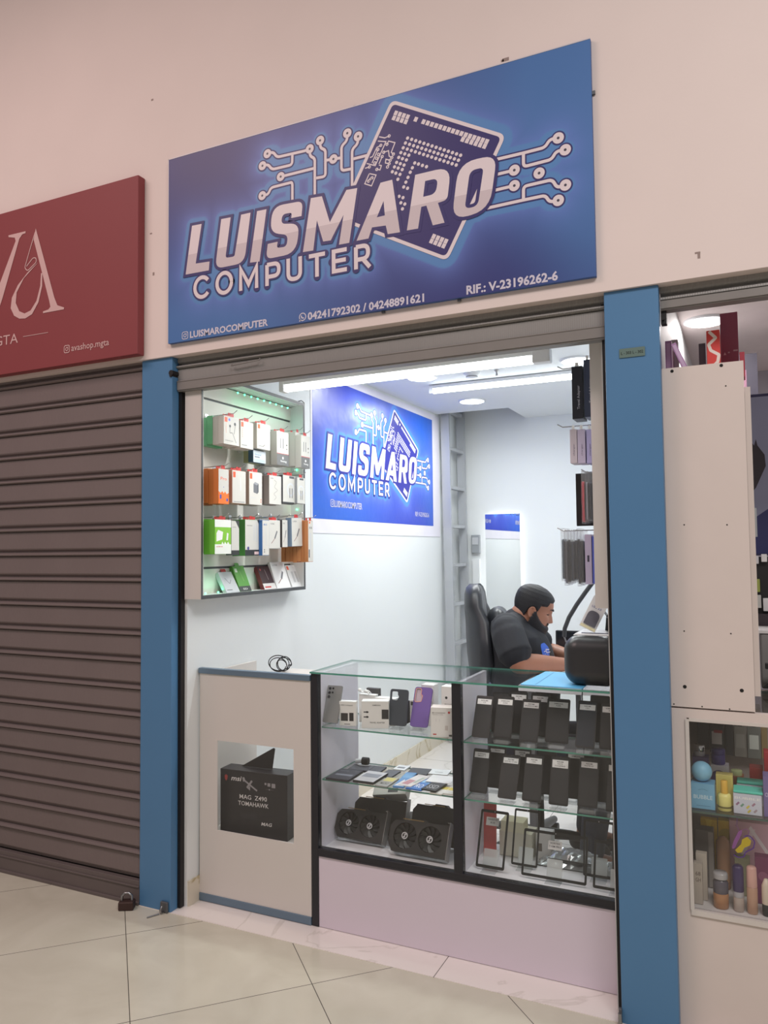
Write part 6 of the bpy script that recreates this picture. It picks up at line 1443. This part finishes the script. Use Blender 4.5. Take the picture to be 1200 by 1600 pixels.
for px, py, col, hh in ((1181, 875, (200, 200, 204), .03), (1194, 872, (220, 220, 220), .03), (1183, 915, (150, 160, 80), .05), (1185, 940, (190, 190, 186), .05), (1197, 945, (214, 214, 216), .05)):
    p = pl(px, py, 'y', y-.02); b = MB().box((p.x-.01, y-.02, p.z-hh/2), (p.x+.01, y-.004, p.z+hh/2)); b.build('hanging_tag', ink(*col), t, bevel=.002)
a, c = pl(1176, 958, 'y', y), pl(1176, 985, 'y', y); b = MB().box((a.x-.05, y-.06, c.z), (a.x+.4, y+.02, a.z)); b.build('dark_ledge', ink(56, 48, 54), t)
y = .50; a, c = pl(1187, 985, 'y', y), pl(1187, 1105, 'y', y)
t = thing('cash_register', 'grey till with a pale top edge on the cosmetics counter', 'till', (a.x+.1, y, .99))
b = MB().box((a.x, y, .992), (a.x+.3, y+.17, a.z-.01)); b.build('housing', ink(128, 126, 126), t, bevel=.008); b = MB().box((a.x-.004, y-.004, a.z-.01), (a.x+.3, y+.17, a.z)); b.build('top_edge', ink(206, 204, 204), t)
y = .42; a = pl(1175, 1060, 'y', y); a.x = max(a.x, .036)
t = thing('phone_tripod', 'small black folding holder in front of the grey till', 'holder', (a.x+.05, y, .992))
b = MB().add([(a.x, y, a.z-.03), (a.x+.03, y, a.z-.03), (a.x+.14, y, a.z+.06), (a.x+.10, y, a.z+.06), (a.x, y+.02, a.z-.03), (a.x+.03, y+.02, a.z-.03), (a.x+.14, y+.02, a.z+.06), (a.x+.10, y+.02, a.z+.06)], [(0, 1, 2, 3), (7, 6, 5, 4), (0, 4, 5, 1), (1, 5, 6, 2), (2, 6, 7, 3), (3, 7, 4, 0)]).box((a.x+.01, y-.002, a.z+.035), (a.x+.08, y+.018, a.z+.055)); b.build('arm', DARK, t, bevel=.002)
b = MB().box((a.x+.02, y-.02, .992), (a.x+.14, y+.06, 1.012)).cyl((a.x+.08, y+.01, 1.01), (a.x+.085, y+.01, a.z+.02), .008, 10); b.build('base', ink(50, 50, 54), t, bevel=.002)
# case
t = thing('display_case', 'white framed glass counter full of cosmetics beside the second blue pillar', 'display case', (.4, .3, 0))
b = MB().box((-.235, .05, .004), (-.188, .075, .962)).box((-.235, .05, .962), (1.4, .075, .990)).box((-.188, .05, .004), (1.4, .075, .356)); b.build('front_frame', NP, t)
b = MB().box((-.190, .044, .356), (1.4, .056, .372)).box((-.192, .044, .372), (-.181, .056, .958)).box((-.181, .046, .952), (1.4, .056, .962)); b.build('glazing_bead', mat('pale_bead', (206, 200, 194), .35), t)
b = MB().box((-.235, .0751, .004), (-.215, .50, .990)).box((-.215, .48, .004), (1.4, .50, .990)); b.build('back_panel', mat('taupe_back_board', (150, 138, 134), .6, var=.12, scale=6), t)
b = MB().box((-.213, .0755, .980), (1.4, .478, .989)); b.mi = [0, 0, 1, 1, 1, 1]; b.build('counter_top', [GLASS, mat('dark_glass_edge', (70, 90, 84), .2)], t)
b = MB().box((-.215, .0751, .352), (1.4, .48, .368)); b.build('floor_board', ink(214, 208, 208), t)
b = MB().box((-.213, .078, .660), (1.4, .42, .667)); b.mi = [0, 0, 1, 1, 1, 1]; b.build('glass_shelf', [GLASS, mat('dark_glass_edge', (70, 90, 84), .2)], t)
b = MB().box((-.181, .058, .372), (1.4, .062, .952)); b.build('front_glass', GLASS, t)
Z1_, Z0_ = .6675, .3685
def npos(x, y, z): return pl(*nz(x, y), 'z', z)
def nbox(label, x0, x1, yt, yb, z, d, col, art=(), face=None, y=None, group='cosmetics in the next shop', name='cosmetic_box'):
    a = npos(x0, yb, z) if y is None else None
    yy = a.y if y is None else y
    yy = min(max(yy, .085), .36)
    x_0 = pl(*nz(x0, yb), 'y', yy).x; x_1 = pl(*nz(x1, yb), 'y', yy).x; zt = pl(*nz(x0, yt), 'y', yy).z
    return carton(name, label, 'box', V((x_0, yy, z+.0004)), (1, 0, 0), (0, 0, 1), x_1-x_0-.001, max(.02, zt-z), d, col, art, face, group)
def nlathe(label, name, cx, yt, yb, z, prof, parts, y, cat='bottle', group='cosmetics in the next shop'):
    """prof: radius list scaled by height; parts: (name, colour, [(r,h) in fractions of height])"""
    p = pl(*nz(cx, yb), 'y', y); zt = pl(*nz(cx, yt), 'y', y).z; H = zt-z
    t = thing(name, label, cat, V((p.x, y, z)), group)
    for pn, col, pr_, rough in parts:
        b = MB().lathe([(r*H, h*H) for r, h in pr_], 24, 0, MX.Translation((p.x, y, z+.0005))); b.build(pn, mat('cos_%d_%d_%d' % col, col, rough), t)
    return t
nbox('blue bath box with curved white lettering on the glass shelf', 215, 372, 602, 805, Z1_, .06, (116, 172, 206), [('t', 'BUBBLE', .1, .4, .16, .8, (206, 228, 240)), ('r', .2, .12, .8, .14, (90, 140, 176)), ('s', [(.3, .74), (.5, .8), (.7, .74)], .02, (90, 140, 176))], (124, 180, 214), y=.10)
p = pl(*nz(280, 600), 'y', .13); t = thing('bath_ball', 'pale blue ball resting on the blue bath box', 'ball', p); R_ = .0165+.0; zb_ = pl(*nz(215, 602), 'y', .10).z
R_ = (pl(*nz(350, 540), 'y', .13).x-pl(*nz(212, 540), 'y', .13).x)/2
b = MB().ball((pl(*nz(280, 540), 'y', .13).x, .13, zb_+R_+.0005), R_, 0, None, 32, 20); b.build('ball', mat('pale_blue_ball', (140, 196, 226), .45, var=.1, scale=60), t)
nbox('pale yellow carton behind the yellow bottle', 378, 492, 548, 760, Z1_, .04, (236, 218, 130), [('r', .1, .1, .9, .9, (226, 204, 112))], (232, 212, 122), y=.17)
nlathe('pale yellow bottle with an ochre cap on the glass shelf', 'lotion_bottle', 434, 588, 815, Z1_, None, (('body', (236, 226, 140), [(.2, 0), (.22, .02), (.225, .45), (.2, .54), (.12, .57)], .35), ('cap', (226, 180, 74), [(.12, .575), (.125, .6), (.115, .97), (.09, 1.0), (.0001, 1.0)], .4), ('print', (120, 110, 60), [(.2262, .1), (.2262, .16)], .5)), .12)
hexa = [('t', 'BUBBLE', .05, .72, .12, .9, WT)]+[('s', [(x, y_), (x+.1, y_+.14)], .07, c_) for x, y_, c_ in ((.1, .42, (150, 110, 140)), (.26, .36, (120, 160, 140)), (.46, .3, (214, 196, 90)), (.66, .44, (170, 130, 150)), (.5, .1, (206, 190, 90)), (.72, .14, (170, 150, 160)))]
tt = nbox('white bath box with teal lid and coloured sticks printed on it', 492, 682, 668, 845, Z1_, .06, (206, 208, 222), hexa, (206, 208, 222), y=.10)
q = [c for c in tt.children][0]; zz0 = pl(*nz(492, 668), 'y', .10).z; xx0, xx1 = pl(*nz(488, 700), 'y', .10).x, pl(*nz(684, 700), 'y', .10).x
b = MB().prism(fillet([(xx0, -.03, .006), ((xx0+xx1)/2, -.008, .006), (xx1, -.03, .006), (xx1, -.062, .006), ((xx0+xx1)/2, -.085, .006), (xx0, -.062, .006)]), .008, 0, frame((0, .065, zz0+.001), (1, 0, 0), (0, -1, 0)) @ MX.Rotation(pi, 4, 'X')) if False else MB().box((xx0, .098, zz0+.0008), (xx1, .162, zz0+.009)); b.build('teal_lid', mat('teal_lid', (96, 206, 186), .4), tt, bevel=.003)
tt = nbox('second white bath box with teal lid at the back of the shelf', 512, 690, 610, 700, Z1_, .05, (196, 198, 214), [], None, y=.20)
zz0 = tt.children[0].dimensions.z+Z1_; xx0, xx1 = pl(*nz(512, 640), 'y', .20).x, pl(*nz(692, 640), 'y', .20).x
b = MB().box((xx0, .20, zz0+.0015), (xx1, .25, zz0+.010)); b.build('teal_lid', mat('teal_lid', (96, 206, 186)), tt, bevel=.003)
nbox('purple carton at the edge of the picture on the glass shelf', 692, 800, 560, 850, Z1_, .06, (112, 100, 150), [('t', 'CREAM', .1, .5, .1, .7, (210, 200, 226))], (120, 106, 158), y=.10)
nbox('purple carton under the silver capped jar', 222, 330, 430, 560, Z1_, .05, (108, 92, 150), [], None, y=.26)
p_y = .285; zb_ = pl(*nz(222, 430), 'y', .26).z
def njar(label, cx, x0, x1, z, h, y, parts):
    p = pl(*nz(cx, 500), 'y', y); r = (pl(*nz(x1, 500), 'y', y).x-pl(*nz(x0, 500), 'y', y).x)/2
    t = thing('cream_jar', label, 'jar', V((p.x, y, z)), 'cosmetics in the next shop')
    for pn, col, pr_, rough, met in parts:
        b = MB().lathe([(a_*r, h_*h) for a_, h_ in pr_], 24, 0, MX.Translation((p.x, y, z+.0005))); b.build(pn, mat('jar_%d_%d_%d' % col, col, rough, met), t)
njar('cream jar with a silver lid on the purple carton', 268, 232, 305, zb_, .036, p_y, (('jar', (206, 204, 212), [(.9, 0), (1, .05), (1, .4), (.95, .42)], .2, 0), ('lid', (214, 214, 218), [(.97, .43), (1, .46), (1, .97), (.95, 1), (.0001, 1)], .15, .9)))
nbox('white carton with a purple round print behind the yellow carton', 342, 462, 485, 600, Z1_, .05, (226, 220, 230), [('c', .45, .6, .25, (96, 74, 140)), ('r', .7, .2, .95, .7, (112, 92, 150))], (230, 226, 232), y=.25)
zb2 = pl(*nz(342, 485), 'y', .25).z
njar('dark violet jar on the white and purple carton', 391, 345, 437, zb2, .05, .275, (('jar', (66, 50, 130), [(.92, 0), (1, .05), (1, .62), (.97, .64)], .25, 0), ('lid', (56, 42, 116), [(.99, .65), (1.02, .68), (1.02, .97), (.97, 1), (.0001, 1)], .3, 0)))
njar('pale green jar pair stacked on the glass shelf', 508, 468, 547, Z1_+.035, .052, .28, (('jar', (206, 220, 150), [(.92, 0), (1, .04), (1, .55), (.92, .58), (.9, .62)], .35, 0), ('lid', (214, 226, 166), [(.92, .63), (.95, .66), (.95, .97), (.9, 1), (.0001, 1)], .35, 0)))
nbox('low orange carton under the pale green jar', 470, 560, 560, 610, Z1_, .05, (176, 100, 70), [], None, y=.255)
nbox('dark red carton on the back of the glass shelf', 596, 690, 502, 600, Z1_, .05, (150, 44, 44), [('r', .1, .55, .9, .65, (206, 150, 120))], (160, 50, 48), y=.28)
nbox('tall red carton at the picture edge behind the purple one', 694, 760, 400, 600, Z1_, .05, (176, 40, 52), [], None, y=.25)
for k, (x0, x1, yt, yb, col, tag_, lb) in enumerate(((255, 330, 205, 380, (70, 66, 68), None, 'dark pouch first along the back of the cosmetics case'), (335, 430, 215, 400, (62, 58, 62), (206, 200, 196), 'dark pouch with a white and red label at the back of the cosmetics case'), (440, 490, 205, 420, (58, 56, 58), None, 'plain charcoal pouch at the back of the cosmetics case'), (497, 578, 230, 430, (130, 126, 120), (150, 146, 140), 'grey printed pouch at the back of the cosmetics case'), (584, 672, 235, 440, (110, 112, 108), (200, 204, 198), 'grey pouch with a pale label at the back of the cosmetics case'), (676, 716, 235, 440, (140, 120, 80), None, 'ochre pouch at the edge of the cosmetics case'))):
    y_ = .44; a = pl(*nz(x0, yb), 'y', y_); c = pl(*nz(x1, yb), 'y', y_); zt_ = min(.955, pl(*nz(x0, yt), 'y', y_).z)
    art = [('r', .15, .3, .85, .75, tag_)] if tag_ else []
    if k == 1: art.append(('r', .3, .7, .9, .8, (170, 40, 40)))
    tt = carton('pouch', lb, 'pouch', V((a.x, y_, a.z)), (1, 0, 0), (0, 0, 1), c.x-a.x, zt_-a.z, .012, col, art, None, 'pouches at the back of the cosmetics case', tab=(60, 60, 60))
nbox('grey rounded carton standing on the case floor', 246, 372, 910, 1375, Z0_, .05, (112, 104, 102), [('r', .72, .02, .98, .98, (150, 142, 138))], (104, 96, 96), y=.24)
nbox('yellow gift bag behind the grey carton', 285, 395, 840, 1300, Z0_, .03, (226, 186, 40), [('p', [(.3, 1), (.7, 1), (.55, .7)], (240, 206, 70))], (220, 180, 40), y=.33, name='gift_bag')
nbox('second yellow gift bag beside the tan tube', 400, 490, 850, 1300, Z0_, .03, (206, 180, 60), [('c', .6, .75, .12, (186, 160, 50))], (214, 176, 44), y=.335, name='gift_bag')
nbox('beige lettered carton by the frame on the case floor', 234, 292, 1130, 1420, Z0_, .025, (176, 164, 154), [('t', '68', .2, .7, .1, .6, (110, 96, 90)), ('t', 'GH', .2, .55, .1, .6, (110, 96, 90))], (182, 170, 160), y=.10)
nbox('tall beige carton with vertical marks on the case floor', 250, 325, 1065, 1425, Z0_, .025, (190, 178, 166), [('t', 'K', .3, .7, .06, .3, (120, 108, 100)), ('r', .4, .5, .6, .62, (150, 138, 128))], (196, 184, 172), y=.135)
nlathe('tan tube with brown lettering standing on the case floor', 'cream_tube', 428, 955, 1330, Z0_, None, (('cap', (150, 104, 84), [(.12, 0), (.13, .02), (.13, .12), (.12, .14)], .4), ('tube', (176, 132, 104), [(.13, .145), (.135, .2), (.13, .7), (.12, .9), (.06, .985), (.0001, 1)], .45)), .26, 'tube')
nlathe('foundation bottle with a grey cap and tan base on the case floor', 'foundation_bottle', 410, 1190, 1450, Z0_, None, (('bottle', (178, 128, 92), [(.19, 0), (.21, .02), (.21, .4), (.2, .42)], .2), ('cap', (92, 86, 98), [(.205, .425), (.212, .45), (.21, .72), (.15, .8), (.13, .82)], .25), ('clear_top', (170, 166, 168), [(.2, .83), (.2, .96), (.18, 1), (.0001, 1)], .15)), .11)
nlathe('dark violet lipstick tube on the case floor', 'lipstick', 527, 1145, 1465, Z0_, None, (('base', (180, 164, 156), [(.1, 0), (.11, .02), (.11, .3), (.105, .31)], .2), ('ring', (170, 166, 172), [(.112, .315), (.112, .42), (.108, .43)], .2), ('cap', (62, 46, 92), [(.112, .435), (.115, .45), (.112, .95), (.08, 1), (.0001, 1)], .3)), .105, 'lipstick')
nlathe('pink and tan concealer tube on the case floor', 'concealer', 617, 1155, 1478, Z0_, None, (('tube', (186, 146, 124), [(.1, 0), (.11, .02), (.11, .55), (.1, .56)], .25), ('cap', (214, 166, 156), [(.105, .565), (.11, .58), (.1, .97), (.08, 1), (.0001, 1)], .4)), .105, 'tube')
nlathe('pale squeeze tube with black cap at the picture edge', 'squeeze_tube', 712, 1235, 1500, Z0_, None, (('cap', (36, 34, 38), [(.11, 0), (.12, .02), (.12, .3), (.11, .31)], .35), ('tube', (214, 196, 180), [(.12, .315), (.125, .5), (.12, .8), (.05, .99), (.0001, 1)], .4)), .105, 'tube')
nbox('olive carton behind the violet lipstick', 502, 605, 1095, 1300, Z0_, .04, (140, 136, 108), [], (150, 146, 118), y=.22)
nbox('plum wallet box behind the concealer', 636, 770, 1090, 1330, Z0_, .04, (116, 50, 88), [('c', .4, .6, .1, (150, 90, 120))], (122, 56, 94), y=.18)
nbox('pink wrapped box in clear film at the back of the case floor', 470, 760, 850, 1180, Z0_, .06, (222, 180, 190), [('p', [(.1, .2), (.5, .9), (.6, .9), (.2, .2)], (236, 214, 220)), ('p', [(.5, .95), (.95, .5), (.95, .4), (.45, .9)], (240, 224, 228))], (216, 172, 186), y=.33)
# butterfly sticker on the glass
cs = [c for c in bpy.data.objects if c.name.startswith('display_case') and c['label'].startswith('white framed')][0]
def nb2(x, y): q = pl(*nz(x, y), 'y', .057); return (q.x, q.z)
Mg = frame((0, .0572, 0), (1, 0, 0), (0, 0, 1))
b = MB()
b.poly([[nb2(*q) for q in ((478, 1030), (490, 985), (520, 925), (545, 910), (545, 935), (520, 985), (500, 1030), (484, 1038))][::-1]], 0, Mg, .0001)
b.stroke(fillpath([nb2(*q) for q in ((525, 920), (515, 890), (500, 880))], .004), .0014, 0, Mg, .0002); b.stroke(fillpath([nb2(*q) for q in ((550, 915), (575, 905), (592, 925), (585, 945))], .004), .0014, 0, Mg, .0003)
b.stroke(fillpath([nb2(*q) for q in ((560, 955), (595, 950), (630, 990), (620, 1035), (565, 1060), (560, 1090), (520, 1095), (490, 1075))], .006), .0032, 1, Mg, .0002)
b.poly([[nb2(*q) for q in ((545, 975), (580, 958), (605, 985), (598, 1015), (560, 1030), (545, 1060), (515, 1065), (500, 1045), (525, 1020), (540, 1005))][::-1]], 2, Mg, .0004)
b.stroke([nb2(513, 830), nb2(512, 880)], .001, 1, Mg, .0002)
b.build('butterfly_decal', [ink(130, 84, 136), ink(84, 54, 126), ink(178, 160, 50)], cs)
